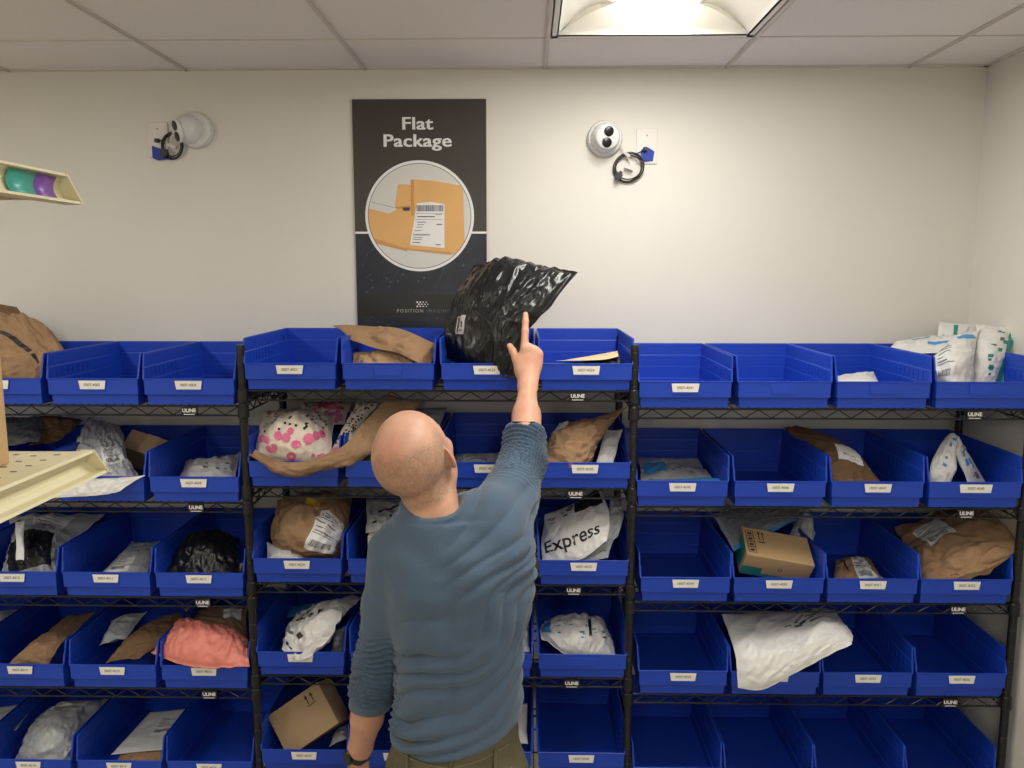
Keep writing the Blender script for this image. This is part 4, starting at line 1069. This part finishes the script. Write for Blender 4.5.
# ---- right rack, top
m = Mailer([[P(836, 386, 2.60), P(880, 386, 2.58)], [P(836, 376, 2.72), P(874, 371, 2.74)]], .022, 18, .003, 14, .03, .02)
package('envelope', 'white', m, 'small white padded envelope in the third top bin of the right rack', 'envelope', None, 30, 24)
m = Mailer([[P(964, 390, 2.55), P(984, 390, 2.54), P(1003, 390, 2.55)], [P(970, 356, 2.61), P(990, 356, 2.59), P(1010, 357, 2.62)], [P(977, 324, 2.69), P(998, 326, 2.68), P(1020, 328, 2.69)]], .04, 19, .004, 13, .04, .01)
package('poly_mailer', 'white', m, 'white poly mailer with teal right edge standing in the top right bin', 'mailer', None, 56, 56,
        [prints([((.74, .03, .91, .97), 2, 0)]+stipple(12, 5, (2, 2, 1), (.05, .10), (.40, .12, .66, .9)), 'teal edge stripe and small print')])
m = Mailer([[P(934, 390, 2.53), P(954, 390, 2.50), P(974, 390, 2.51)], [P(933, 358, 2.58), P(956, 352, 2.56), P(974, 356, 2.58)], [P(952, 346, 2.68), P(966, 336, 2.67), P(980, 328, 2.66)]], .04, 29, .005, 13, .04, .01)
package('poly_mailer', 'white', m, 'white poly mailer with address block in the top right bin, beside the teal edged one', 'mailer', None, 48, 48, [SHIP((.10, .10, .46, .62), 0, 8), prints([((.45, .72, .9, .80), 3, .5)], 'blue stroke')])
m = Mailer([[P(888, 349, 2.76), P(926, 352, 2.70), P(966, 352, 2.64)], [P(896, 341, 2.84), P(932, 338, 2.80), P(968, 336, 2.74)]], .035, 20, .004, 14, .04, .02)
package('poly_mailer', 'white', m, 'white bubble mailer with blue print leaning left over the top right bin', 'mailer', None, 50, 40,
        [prints([((.50, .30, .80, .42), 3, .1), ((.25, .62, .48, .68), 2, 0)]+stipple(10, 6, (1, 3), (.03, .06), (.1, .5, .8, .85)), 'blue and teal print')])
m = Mailer([[P(930, 362, 2.78), P(972, 362, 2.76)], [P(940, 322, 2.84), P(976, 325, 2.82)]], .03, 21, .004, 14, .04, .03)
package('poly_mailer', 'white', m, 'white mailer with a slanting teal band standing at the back of the top right bin', 'mailer', None, 40, 40,
        [prints([((.38, .05, .50, .95), 2, 0), ((.60, .35, .80, .45), 3, .9)], 'teal band and blue print')])
# ---- second shelf, left rack
m = Mailer([[P(0, 450, 2.60), P(40, 440, 2.60)], [P(2, 418, 2.72), P(46, 416, 2.76)]], .03, 22, .006, 14)
package('poly_mailer', 'dusk', m, 'dark grey mailer standing behind the cream shelf near the left edge', 'mailer', None, 30, 30)
m = Mailer([[P(28, 446, 2.66), P(60, 440, 2.66)], [P(40, 414, 2.76), P(84, 420, 2.80)]], .03, 23, .008, 14, stiff=1)
package('paper_mailer', 'kraft_dark', m, 'dark brown paper mailer standing between grey mailer and white mailers at left', 'mailer', None, 30, 30)
m = Mailer([[P(62, 476, 2.50), P(100, 486, 2.44), P(146, 484, 2.46)], [P(74, 448, 2.58), P(102, 452, 2.56), P(128, 456, 2.60)], [P(88, 418, 2.74), P(106, 419, 2.76), P(120, 424, 2.78)]], .04, 24, .009, 13)
package('poly_mailer', 'silver', m, 'large crumpled silver-white poly mailer behind the cream shelf corner', 'mailer', None, 64, 60, [SHIP((.52, .30, .86, .55), .3, 3)])
m = Mailer([[P(52, 498, 2.40), P(98, 496, 2.395), P(120, 490, 2.395)], [P(60, 484, 2.42), P(100, 478, 2.425), P(146, 476, 2.43)]], .022, 25, .006, 14)
package('poly_mailer', 'white', m, 'white poly mailer hanging over the bin lip below the cream shelf corner', 'mailer', None, 40, 30)
m = Mailer([[P(176, 484, 2.54), P(236, 484, 2.54)], [P(186, 462, 2.70), P(205, 452, 2.78), P(240, 453, 2.78)][0:1]+[P(240, 453, 2.78)]], .05, 26, .006, 14)
package('poly_mailer', 'white', m, 'white poly parcel in the bin left of the left middle post, second shelf', 'mailer', None, 40, 36, [prints(stipple(8, 3, (0, 1), (.04, .08), (.3, .3, .8, .8)), 'small grey print')])
# ---- second shelf, middle rack: polka dot bag in brown paper
m = Mailer([[P(254, 450, 2.43), P(292, 463, 2.405), P(338, 449, 2.42), P(364, 422, 2.50), P(388, 396, 2.60)], [P(249, 457, 2.44), P(292, 474, 2.42), P(350, 464, 2.44), P(384, 434, 2.52), P(420, 402, 2.62)], [P(262, 452, 2.66), P(300, 456, 2.68), P(352, 448, 2.70), P(390, 424, 2.72), P(426, 400, 2.76)]], .006, 30, .008, 15, .02, 0, stiff=0)
package('paper_sack', 'kraft', m, 'open brown paper mailer curling around the polka dot bags', 'bag', None, 56, 30)
def polka(seed, area):
    def f(ml, b):
        r = random.Random(seed)
        for k in range(95):
            u, v = r.uniform(.08, .92), r.uniform(.06, .92)
            pink = v < area; s_ = (.008 if not pink else r.choice([.006, .010, .014])); c = []
            if pink and r.random() < .25: continue
            for a in range(8): c.append(ml.surf(u+s_*math.cos(a*PI/4)/ml.W*.9, v+s_*math.sin(a*PI/4)/ml.H*.9, .0026)) if pink else c.append(ml.surf(u+.0035*math.cos(a*PI/4)/ml.W, v+.0035*math.sin(a*PI/4)/ml.H, .0022))
            b.add(c, [tuple(range(8)) if ml.sg > 0 else tuple(range(8))[::-1]], 1 if pink else 0)
    return f
M_cloth = mat('print_cream', (228, 214, 198), .55, noise_amt=.04, noise_scale=12, bump=.3, bump_scale=40)
m = Mailer([[P(254, 456, 2.47), P(292, 464, 2.44), P(332, 460, 2.46)], [P(257, 434, 2.55), P(292, 433, 2.50), P(334, 436, 2.55)], [P(264, 412, 2.66), P(292, 408, 2.66), P(336, 416, 2.68)]], .08, 31, .006, 13, .05, .05)
package('polka_dot_bag', M_cloth, m, 'cream bag with black dots and pink flowers at the left of the brown mailer', 'bag', 'polka dot bags', 56, 52, [('flower_print', [M_blk2, M_pinkp], polka(1, .42), 'black dots and pink flowers')])
m = Mailer([[P(326, 460, 2.47), P(346, 455, 2.46)], [P(342, 428, 2.56), P(360, 428, 2.56)], [P(358, 402, 2.66), P(380, 402, 2.66)]], .04, 32, .005, 13, .05, .03)
package('polka_dot_bag', M_cloth, m, 'narrow polka dot bag leaning on the inside of the brown mailer', 'bag', 'polka dot bags', 30, 50, [('flower_print', [M_blk2, M_pinkp], polka(2, .2), 'black dots and pink flowers')])
m = Mailer([[P(302, 428, 2.72), P(345, 424, 2.72)], [P(300, 402, 2.80), P(352, 402, 2.80)]], .04, 33, .007, 13, .05, .03)
package('polka_dot_bag', M_cloth, m, 'shaded floral bag standing at the back behind the polka dot bag', 'bag', 'polka dot bags', 34, 34, [('flower_print', [M_blk2, M_pinkp], polka(3, .8), 'black dots and pink flowers')])
m = Mailer([[P(352, 470, 2.60), P(384, 470, 2.58)], [P(372, 440, 2.72), P(400, 440, 2.72)]], .02, 34, .006, 13)
package('poly_mailer', 'silver', m, "silver mailer in the bin directly behind the man's head", 'mailer', None, 30, 30)
m = Mailer([[P(400, 452, 2.62), P(430, 452, 2.60)], [P(408, 407, 2.78), P(448, 408, 2.80)]], .018, 35, .005, 13)
package('poly_mailer', 'grey', m, "grey poly mailer standing up just right of the man's crown", 'mailer', None, 34, 36)
m = Mailer([[P(446, 472, 2.52), P(505, 472, 2.52)], [P(456, 454, 2.70), P(506, 453, 2.72)]], .03, 36, .003, 12)
package('poly_mailer', 'silver', m, "flat silver mailer between the man's ear and his raised arm", 'mailer', None, 34, 30, [SHIP((.2, .3, .8, .85), 0, 9)])
m = Mailer([[P(540, 462, 2.47), P(575, 470, 2.44), P(592, 462, 2.48)], [P(548, 442, 2.56), P(578, 438, 2.52), P(604, 434, 2.56)], [P(560, 424, 2.68), P(590, 418, 2.66), P(626, 404, 2.62)]], .065, 37, .012, 12, .04, .02, stiff=0)
package('paper_sack', 'kraft', m, 'crumpled brown paper sack twisting up to the right of the raised arm', 'bag', None, 60, 60, [('label_patch', [M_lab], lines([((.04, .55, .30, .86), 0, .1)]), 'plain white label')])
m = Mailer([[P(594, 468, 2.50), P(612, 468, 2.49)], [P(606, 430, 2.66), P(622, 430, 2.66)]], .02, 38, .005, 12)
package('poly_mailer', 'white', m, 'narrow white mailer on edge between brown sack and bin side', 'mailer', None, 24, 34)
# ---- second shelf, right rack
m = Mailer([[P(640, 486, 2.54), P(722, 488, 2.52)], [P(638, 458, 2.78), P(698, 457, 2.80)]], .03, 40, .005, 12)
package('poly_mailer', 'silver', m, 'flat pale mailer with blue print in the first bin of the right rack', 'mailer', None, 48, 40,
        [prints([((.05, .38, .38, .75), 3, 0)]+stipple(14, 9, (1, 1, 0), (.03, .07), (.45, .4, .85, .75)), 'blue panel and grey print')])
m = Mailer([[P(648, 488, 2.49), P(722, 484, 2.49)], [P(650, 479, 2.55), P(722, 479, 2.55)]], .008, 41, .003, 12)
package('poly_mailer', 'blue', m, 'bright blue mailer edge showing below the flat pale mailer', 'mailer', None, 30, 14)
m = Mailer([[P(826, 490, 2.50), P(858, 490, 2.49), P(888, 488, 2.50)], [P(812, 456, 2.62), P(840, 456, 2.60), P(862, 462, 2.60)], [P(784, 428, 2.82), P(796, 427, 2.83), P(812, 432, 2.83)]], .045, 42, .006, 12)
package('paper_mailer', 'kraft_dark', m, 'long brown paper mailer with small label lying from back left to front', 'mailer', None, 44, 60, [('label_patch', [M_lab, M_gry2], lines([((.38, .34, .82, .55), 0, -.2), ((.45, .42, .7, .44), 1, -.2)]), 'small white label')])
m = Mailer([[P(925, 490, 2.50), P(948, 490, 2.50)], [P(935, 456, 2.55), P(956, 468, 2.52)], [P(950, 433, 2.60), P(956, 448, 2.56)], [P(965, 448, 2.60), P(958, 460, 2.56)], [P(990, 490, 2.58), P(970, 490, 2.54)]], .030, 43, .004, 14, .03, 0)
package('poly_mailer', 'white', m, 'white mailer bent into an arch in the last bin, second shelf right rack', 'mailer', None, 30, 80, [prints(stipple(14, 2, (1, 3), (.1, .25), (.15, .05, .6, .95), .4), 'grey and blue print')])
# ---- third shelf, left rack
m = Mailer([[P(0, 580, 2.52), P(30, 582, 2.48), P(60, 578, 2.50)], [P(8, 548, 2.62), P(34, 540, 2.60), P(66, 548, 2.62)], [P(10, 520, 2.78), P(50, 512, 2.80), P(106, 514, 2.82)]], .05, 50, .009, 12)
package('poly_mailer', 'silver', m, 'silver mailer with a black patch in the leftmost visible bin, third shelf', 'mailer', None, 56, 52, [prints([((.12, .12, .82, .55), 0, .15)], 'large black patch'), SHIP((.40, .62, .80, .9), 0, 12)])
m = Mailer([[P(16, 560, 2.44), P(24, 560, 2.44)], [P(15, 522, 2.56), P(24, 520, 2.56)]], .012, 51, .003, 14)
package('poly_mailer', 'white', m, 'narrow white strip of a mailer hanging in front of the black patch', 'mailer', None, 16, 30)
m = Mailer([[P(92, 580, 2.50), P(146, 580, 2.50)], [P(132, 541, 2.78), P(160, 540, 2.80)]], .030, 52, .004, 12)
package('poly_mailer', 'silver', m, 'flat silver mailer with labels in the second visible bin, third shelf left', 'mailer', None, 44, 44, [SHIP((.15, .12, .6, .55), 0, 13), prints(stipple(8, 7, (0, 1, 3), (.05, .1), (.2, .6, .8, .9)), 'small print')])
m = Mailer([[P(162, 574, 2.50), P(200, 582, 2.48), P(240, 574, 2.50)], [P(176, 552, 2.60), P(204, 548, 2.58), P(240, 552, 2.60)], [P(204, 540, 2.68), P(220, 536, 2.68), P(240, 540, 2.70)]], .06, 53, .009, 13)
package('poly_bag', 'black', m, 'crumpled black poly bag in the bin beside the left middle post', 'bag', None, 56, 50)
m = Mailer([[P(186, 582, 2.50), P(240, 582, 2.49)], [P(210, 566, 2.56), P(243, 562, 2.56)]], .012, 54, .004, 13, stiff=1)
package('paper_mailer', 'kraft', m, 'brown mailer corner under the crumpled black bag', 'mailer', None, 24, 20)
# ---- third shelf, middle rack
m = Mailer([[P(280, 556, 2.56), P(312, 562, 2.50), P(350, 556, 2.54)], [P(270, 528, 2.60), P(310, 528, 2.54), P(352, 526, 2.58)], [P(278, 500, 2.74), P(316, 492, 2.74), P(352, 498, 2.74)]], .12, 60, .014, 11, .03, .08, stiff=0)
package('paper_sack', 'kraft', m, "round crumpled brown sack under the middle rack's second shelf, left bin", 'bag', None, 64, 60,
        [SHIP((.55, .14, .86, .55), -.45, 21), ('sticker', [M_yel, M_blk2], lines([((.48, .60, .62, .70), 0, -.2)]), 'small yellow sticker')])
m = Mailer([[P(266, 562, 2.48), P(308, 564, 2.47)], [P(266, 542, 2.54), P(302, 552, 2.53)]], .03, 61, .006, 13)
package('poly_mailer', 'white', m, 'small white mailer in front of the round brown sack', 'mailer', None, 30, 24)
m = Mailer([[P(366, 534, 2.52), P(412, 530, 2.50)], [P(366, 498, 2.66), P(408, 500, 2.66)]], .022, 62, .006, 13)
package('poly_mailer', 'silver', m, "crumpled silver mailer on the white box beside the man's shoulder", 'mailer', None, 40, 38, [prints([((.25, .62, .95, .66), 0, .5), ((.55, .35, .66, .40), 0, .2), ((.15, .20, .26, .25), 0, 0)], 'black marks')])
def cuboid(name, o_, ex, ey, ez, m_, label, cat, group=None, extra=None, bev=.002):
    o_, ex, ey, ez = map(Vector, (o_, ex, ey, ez)); c = o_+(ex+ey+ez)/2
    b = MB(); q = [o_, o_+ex, o_+ex+ey, o_+ey]; vs = [p-c for p in q]+[p+ez-c for p in q]
    b.add(vs, [(0, 3, 2, 1), (4, 5, 6, 7), (0, 1, 5, 4), (1, 2, 6, 5), (2, 3, 7, 6), (3, 0, 4, 7)])
    ob = b.build(name, m_, loc=c); md = ob.modifiers.new('bevel', 'BEVEL'); md.width = bev; md.segments = 2; tag(ob, label, cat, group)
    def face(pt0, eu, ev, spec, nm, mats, lab, off=.0008):  # rectangles (u0,v0,u1,v1,mat) or ('text',...) on a face
        n = eu.cross(ev).normalized()
        if n.dot((pt0+eu/2+ev/2)-c) < 0: n = -n
        d = MB()
        for sp in spec:
            if sp[0] == 'text':
                _, t, u, v, size, ang, mi = sp; vs, fs = text_geo(t, .02); U, W_ = eu.normalized(), ev.normalized(); ca, sa = math.cos(ang), math.sin(ang)
                d.add([pt0+eu*u+ev*v+U*(x*ca-y*sa)*size+W_*(x*sa+y*ca)*size+n*off*1.5-c for x, y, _ in vs], fs, mi)
            elif sp[0] == 'poly':
                d.add([pt0+eu*u+ev*v+n*off*1.4-c for u, v in sp[1]], [tuple(range(len(sp[1])))], sp[2])
            else:
                u0, v0, u1, v1, mi = sp; d.add([pt0+eu*u+ev*v+n*off-c for u, v in ((u0, v0), (u1, v0), (u1, v1), (u0, v1))], [(0, 1, 2, 3)], mi)
        x = d.build(nm, mats, ob); x['label'] = lab
    if extra: extra(face, o_, ex, ey, ez)
    return ob
M_card = mat('cardboard', (170, 142, 110), .75, noise_amt=.06, noise_scale=10, bump=.1, bump_scale=60); M_cardl = mat('cardboard_light', (196, 164, 120), .75, noise_amt=.05, noise_scale=10)
M_wbox = mat('white_carton', (196, 192, 186), .6, noise_amt=.04); M_tapec = mat('packing_tape', (196, 166, 128), .25)
def fr3(rx, ry, rz): return Euler((math.radians(rx), math.radians(ry), math.radians(rz))).to_matrix()
z3 = RACKS['middle'][2][2]+.012
cuboid('carton', (-.505, 2.49, z3), (.20, 0, 0), (0, .26, 0), (0, 0, .13), M_wbox, "plain white carton in the bin left of the man's neck", 'box')
# Express mailer
ex = Mailer([[P(543, 566, 2.50), P(580, 560, 2.47), P(607, 540, 2.47)], [P(541, 540, 2.57), P(576, 528, 2.545), P(610, 516, 2.53)], [P(545, 514, 2.66), P(574, 503, 2.66), P(600, 486, 2.66)]], .035, 65, .005, 12, .03, .01)
def exf(ml, b):
    ml.text(b, 'Express', .46, .30, .060, math.radians(2), .0016, 0, .012)
package('poly_mailer', 'white', ex, 'white Express mailer with big black lettering right of the man', 'mailer', None, 64, 56,
        [('printed_lettering', [M_blk2], exf, 'black Express lettering'), prints([((.52, .72, .97, .98), 0, 0)]+stipple(10, 4, (1, 1, 0), (.05, .10), (.06, .66, .42, .95)), 'black panel and faint print')])
m = Mailer([[P(604, 548, 2.50), P(618, 536, 2.50)], [P(606, 520, 2.56), P(624, 518, 2.56)], [P(612, 494, 2.64), P(622, 500, 2.66)]], .02, 66, .006, 13)
package('poly_mailer', 'silver', m, 'folded silver mailer end rising right of the Express mailer', 'mailer', None, 24, 44)
m = Mailer([[P(570, 566, 2.475), P(608, 558, 2.475)], [P(592, 550, 2.50), P(616, 534, 2.51)]], .015, 67, .004, 13)
package('poly_mailer', 'grey', m, 'grey mailer tucked under the lower edge of the Express mailer', 'mailer', None, 30, 24, [prints(stipple(6, 8, (0, 1), (.05, .1), (.2, .3, .8, .8)), 'small print')])
# ---- third shelf, right rack
m = Mailer([[P(734, 551, 2.53), P(764, 536, 2.64), P(798, 519, 2.74)], [P(724, 534, 2.62), P(754, 524, 2.70), P(800, 512, 2.78)], [P(712, 514, 2.70), P(744, 508, 2.78), P(800, 505, 2.83)]], .016, 70, .003, 22, .03, 0)
package('poly_mailer', 'grey', m, 'grey bubble mailer with a blue lower edge leaning over the teal taped box', 'mailer', None, 54, 44, [prints([((.0, .0, 1.0, .10), 3, 0)], 'blue edge strip')])
m = Mailer([[P(786, 548, 2.66), P(812, 556, 2.66)], [P(792, 528, 2.72), P(814, 532, 2.72)], [P(798, 518, 2.80), P(812, 518, 2.80)]], .05, 71, .010, 14)
package('poly_bag', 'silver', m, 'crumpled silver bag behind the teal taped box', 'bag', None, 40, 40)
def amz(face, o_, ex_, ey, ez):
    face(o_, ex_, ez, [(0, 0, .30, .42, 1), (.30, 0, 1, .16, 1), ('text', 'o', .55, .52, .03, 0, 2)], 'teal_tape', [M_cardl, M_tealp, M_gry2], 'teal tape along the lower front')
    face(o_, ey, ez, [(.15, .0, .85, 1, 1)], 'end_tape', [M_cardl, M_tealp], 'teal tape over the box end')
    top = o_+ez
    sp = []
    for k in range(4): v0 = .10+.2*k; sp += [(.04, v0, .16, v0+.015, 0), (.04, v0+.17, .16, v0+.185, 0), (.04, v0, .05, v0+.185, 0), (.15, v0, .16, v0+.185, 0), (.07, v0+.05, .13, v0+.12, 0)]
    for k in (0, 1): u = .23+.06*k; sp += [(u, .60, u+.012, .85, 0), ('poly', [(u-.012, .80), (u+.024, .80), (u+.006, .93)], 0)]
    sp += [(.21, .50, .32, .53, 0)]
    face(top, ex_, ey, sp, 'printed_symbols', [M_blk2], 'black handling symbols and arrows')
a = P(744, 573, 2.485); 
R_ = fr3(0, 7, -6)
ex_v = R_ @ Vector((.232, 0, 0)); ey_v = R_ @ Vector((0, .17, 0)); ez_v = R_ @ Vector((0, 0, .078))
bu, bd = Vector((.214, 0, -.038)), Vector((.010, .10, .048)); bh = bu.cross(bd).normalized(); bd = bh.cross(bu).normalized()*.125
cuboid('cardboard_box', P(747, 554, 2.485)-bh*.084, bu, bd, bh*.084, M_cardl, 'tan cardboard box with teal tape and black arrows, third shelf right rack', 'box', None, amz)
m = Mailer([[P(832, 584, 2.50), P(886, 582, 2.50)], [P(836, 560, 2.68), P(870, 557, 2.70)]], .030, 72, .006, 12)
def arc(ml, b):
    pts = [(.10+.22*k/11, .85-.55*(k/11)**1.5) for k in range(12)]; L = [ml.surf(u, v, .0015) for u, v in pts]; R2 = [ml.surf(u+.03, v+.02, .0015) for u, v in pts]
    b.add([q for p in zip(L, R2) for q in p], [(2*k, 2*k+1, 2*k+3, 2*k+2) for k in range(11)], 0)
package('paper_mailer', 'kraft', m, 'small brown mailer with black curve and white label, third shelf right rack', 'mailer', None, 40, 34, [SHIP((.45, .1, .85, .85), .15, 31), ('printed_stripe', [M_blk2], arc, 'black curved stripe')])
m = Mailer([[P(924, 584, 2.48), P(958, 584, 2.45), P(990, 572, 2.45)], [P(916, 560, 2.56), P(960, 553, 2.52), P(1020, 545, 2.50)], [P(894, 528, 2.76), P(945, 514, 2.78), P(1002, 520, 2.74)]], .085, 73, .016, 9, .02, .0, stiff=1)
package('paper_sack', 'kraft', m, 'large bulging brown paper bag filling the last bin, third shelf right rack', 'bag', None, 64, 60, [SHIP((.16, .62, .46, .86), .35, 33)])
# ---- fourth shelf, left rack
m = Mailer([[P(4, 668, 2.49), P(46, 668, 2.49)], [P(30, 644, 2.56), P(66, 640, 2.56)], [P(66, 616, 2.76), P(96, 612, 2.78)]], .04, 80, .006, 12)
package('paper_mailer', 'kraft', m, 'long tan paper mailer alone in its bin, fourth shelf of the left rack', 'mailer', None, 40, 56)
m = Mailer([[P(-20, 632, 2.66), P(8, 634, 2.66)], [P(-10, 612, 2.76), P(18, 610, 2.78)]], .03, 81, .006, 12)
package('poly_mailer', 'grey', m, 'grey mailer at the very left edge, fourth shelf', 'mailer', None, 24, 24)
m = Mailer([[P(100, 646, 2.54), P(126, 640, 2.56)], [P(112, 622, 2.66), P(148, 612, 2.68)]], .05, 82, .007, 13)
package('poly_mailer', 'grey', m, 'grey poly mailer behind the dark brown mailer, fourth shelf left rack', 'mailer', None, 40, 36)
m = Mailer([[P(106, 664, 2.48), P(140, 660, 2.48)], [P(126, 640, 2.56), P(168, 636, 2.56)], [P(160, 616, 2.70), P(192, 612, 2.72)]], .045, 83, .007, 12)
package('paper_mailer', 'kraft_dark', m, 'dark brown paper mailer in the bin left of the pink bag', 'mailer', None, 40, 52)
m = Mailer([[P(150, 652, 2.47), P(190, 668, 2.42), P(250, 668, 2.41)], [P(160, 634, 2.53), P(204, 636, 2.50), P(250, 650, 2.48)], [P(180, 618, 2.60), P(200, 622, 2.58), P(246, 642, 2.55)]], .07, 84, .008, 14)
package('poly_bag', 'pink', m, 'salmon pink poly bag hanging over its bin lip beside the post', 'bag', None, 60, 52)
m = Mailer([[P(200, 640, 2.66), P(248, 648, 2.62)], [P(182, 606, 2.76), P(248, 608, 2.78)]], .05, 85, .010, 12)
package('paper_sack', 'kraft', m, 'brown paper sack standing behind the salmon pink bag', 'bag', None, 44, 40, [('label_patch', [M_lab], lines([((.62, .60, .92, .95), 0, 0)]), 'plain white label')])
# ---- fourth shelf, middle rack
m = Mailer([[P(282, 650, 2.46), P(300, 662, 2.42), P(322, 644, 2.44)], [P(284, 634, 2.56), P(312, 628, 2.52), P(344, 618, 2.50)], [P(300, 610, 2.70), P(330, 602, 2.68), P(362, 598, 2.64)]], .07, 86, .011, 13, .03, .03)
package('poly_bag', 'white', m, 'crumpled white poly bag with black marks beside the left sleeve', 'bag', None, 64, 60, [prints([((.10, .14, .17, .20), 0, .3), ((.17, .10, .26, .14), 0, 0), ((.40, .28, .50, .34), 0, .7), ((.64, .55, .72, .62), 0, .2), ((.75, .82, .85, .88), 0, 0)]+stipple(14, 12, (1, 1, 0), (.05, .09), (.12, .35, .5, .75)), 'black marks and grey print')])
m = Mailer([[P(330, 656, 2.52), P(346, 654, 2.52)], [P(334, 630, 2.58), P(346, 626, 2.58)]], .03, 87, .007, 13)
package('poly_mailer', 'grey', m, 'grey mailer under the crumpled white poly bag', 'mailer', None, 24, 24)
m = Mailer([[P(286, 618, 2.72), P(324, 610, 2.72)], [P(288, 606, 2.82), P(336, 600, 2.82)]], .012, 88, .003, 12)
package('poly_mailer', 'blue', m, 'blue mailer edge at the back behind the white poly bag', 'mailer', None, 24, 16)
m = Mailer([[P(505, 652, 2.52), P(530, 652, 2.52)], [P(508, 616, 2.64), P(529, 614, 2.66)]], .05, 89, .008, 13)
package('poly_bag', 'white', m, "white bag showing past the right side of the man's back", 'bag', None, 30, 34)
m = Mailer([[P(540, 640, 2.52), P(575, 660, 2.48), P(616, 656, 2.50)], [P(538, 630, 2.57), P(578, 632, 2.55), P(612, 634, 2.58)], [P(545, 620, 2.66), P(580, 616, 2.66), P(600, 622, 2.68)]], .075, 90, .010, 14, .04, .05)
package('poly_bag', 'white', m, 'puffy white bag with yellow sticker in the bin right of the man', 'bag', None, 60, 50, [('sticker', [M_yel], lines([((.55, .72, .76, .84), 0, -.2)]), 'yellow sticker'), prints([((.62, .34, .66, .62), 0, 0), ((.02, .3, .14, .7), 3, 0)]+stipple(16, 14, (1, 3, 0), (.03, .06), (.15, .25, .9, .7)), 'blue and black print')])
# ---- fourth shelf, right rack: big white bag hanging over the lip
m = Mailer([[P(738, 688, 2.40), P(762, 690, 2.385), P(790, 676, 2.385), P(822, 660, 2.385), P(852, 644, 2.39)], [P(734, 652, 2.45), P(764, 650, 2.45), P(796, 640, 2.46), P(826, 630, 2.46), P(852, 632, 2.46)], [P(722, 614, 2.62), P(756, 612, 2.64), P(790, 610, 2.66), P(814, 608, 2.66), P(834, 610, 2.66)]], .055, 91, .0055, 8, .03, .01)
package('poly_bag', 'white', m, 'large white poly bag hanging over the bin front, fourth shelf right rack', 'bag', None, 76, 60, [prints(stipple(20, 16, (1, 0, 1), (.03, .07), (.42, .58, .72, .84)), 'faint grey print')])
# ---- lowest visible shelf, left rack
m = Mailer([[P(-12, 742, 2.56), P(16, 730, 2.58)], [P(-4, 708, 2.72), P(40, 700, 2.74)]], .02, 92, .003, 12)
package('poly_mailer', 'silver', m, 'flat pale mailer at the left edge on the bottom visible shelf', 'mailer', None, 30, 30)
m = Mailer([[P(8, 772, 2.50), P(44, 778, 2.46), P(82, 774, 2.50)], [P(26, 738, 2.60), P(54, 732, 2.57), P(86, 738, 2.60)], [P(58, 706, 2.78), P(84, 700, 2.78), P(114, 700, 2.78)]], .075, 93, .009, 12)
package('poly_mailer', 'silver', m, 'large wrinkled silver poly mailer on the bottom visible shelf at left', 'mailer', None, 64, 60, [SHIP((.30, .66, .72, .90), 0, 41)])
m = Mailer([[P(112, 774, 2.50), P(166, 774, 2.50)], [P(122, 745, 2.60), P(176, 740, 2.62)]], .04, 94, .006, 12)
package('paper_mailer', 'kraft', m, 'brown paper mailer under the white labelled envelope, bottom shelf', 'mailer', None, 34, 30)
m = Mailer([[P(110, 754, 2.545), P(168, 750, 2.545)], [P(150, 712, 2.76), P(196, 708, 2.78)]], .010, 95, .003, 10)
package('envelope', 'white', m, 'white labelled envelope on a brown mailer, bottom visible shelf', 'envelope', None, 34, 30, [SHIP((.45, .35, .85, .8), 0, 43)])
# ---- lowest visible shelf, middle rack
def arrows(face, o_, ex_, ey, ez):
    sp = []
    for k in (0, 1): u = .70+.10*k; sp += [(u, .70, u+.018, .86, 0), ('poly', [(u-.022, .83), (u+.040, .83), (u+.009, .92)], 0)]
    sp += [(.67, .66, .85, .68, 0)]
    face(o_, ex_, ez, sp, 'printed_arrows', [M_blk2], 'black this-way-up arrows')
    face(o_+ez, ex_, ey, [(0, .44, 1, .58, 1)], 'tape', [M_card, M_tapec], 'glossy tape strip')
Rc = fr3(-25, -35, 4)
cuboid('cardboard_box', P(288, 758, 2.475), Rc @ Vector((.205, 0, 0)), Rc @ Vector((0, .11, 0)), Rc @ Vector((0, 0, .150)), M_card, 'tilted plain cardboard box with arrows beside the left forearm', 'box', None, arrows)
m = Mailer([[P(330, 746, 2.52), P(346, 738, 2.52)], [P(336, 732, 2.60), P(348, 724, 2.60)]], .02, 96, .005, 13)
package('poly_mailer', 'white', m, "white mailer corner between cardboard box and the man's wrist", 'mailer', None, 24, 20)
m = Mailer([[P(508, 744, 2.52), P(528, 744, 2.52)], [P(512, 706, 2.66), P(527, 704, 2.66)]], .02, 97, .004, 13)
package('envelope', 'white', m, "white envelope showing right of the man's trouser waist", 'envelope', None, 20, 24)
# ---- small boxes
R1 = fr3(-48, 18, 0)
cuboid('cardboard_box', P(121, 446, 2.68), R1 @ Vector((.150, 0, 0)), R1 @ Vector((0, .12, 0)), R1 @ Vector((0, 0, .075)), M_card, 'small brown taped box lying on the silver-white mailer at left', 'box', None,
       lambda face, o_, ex_, ey, ez: (face(o_, ex_, ez, [(.38, 0, .66, 1, 1)], 'tape', [M_card, M_tapec], 'clear tape strip down the front')))
sh_z = pM.z+.001
cuboid('cardboard_box', (-1.042, .80, sh_z), (.30, 0, 0), (0, .335, 0), (.0, 0, .36), M_cardl, 'brown cardboard box standing on the cream shelf, cut off by the left edge', 'box')
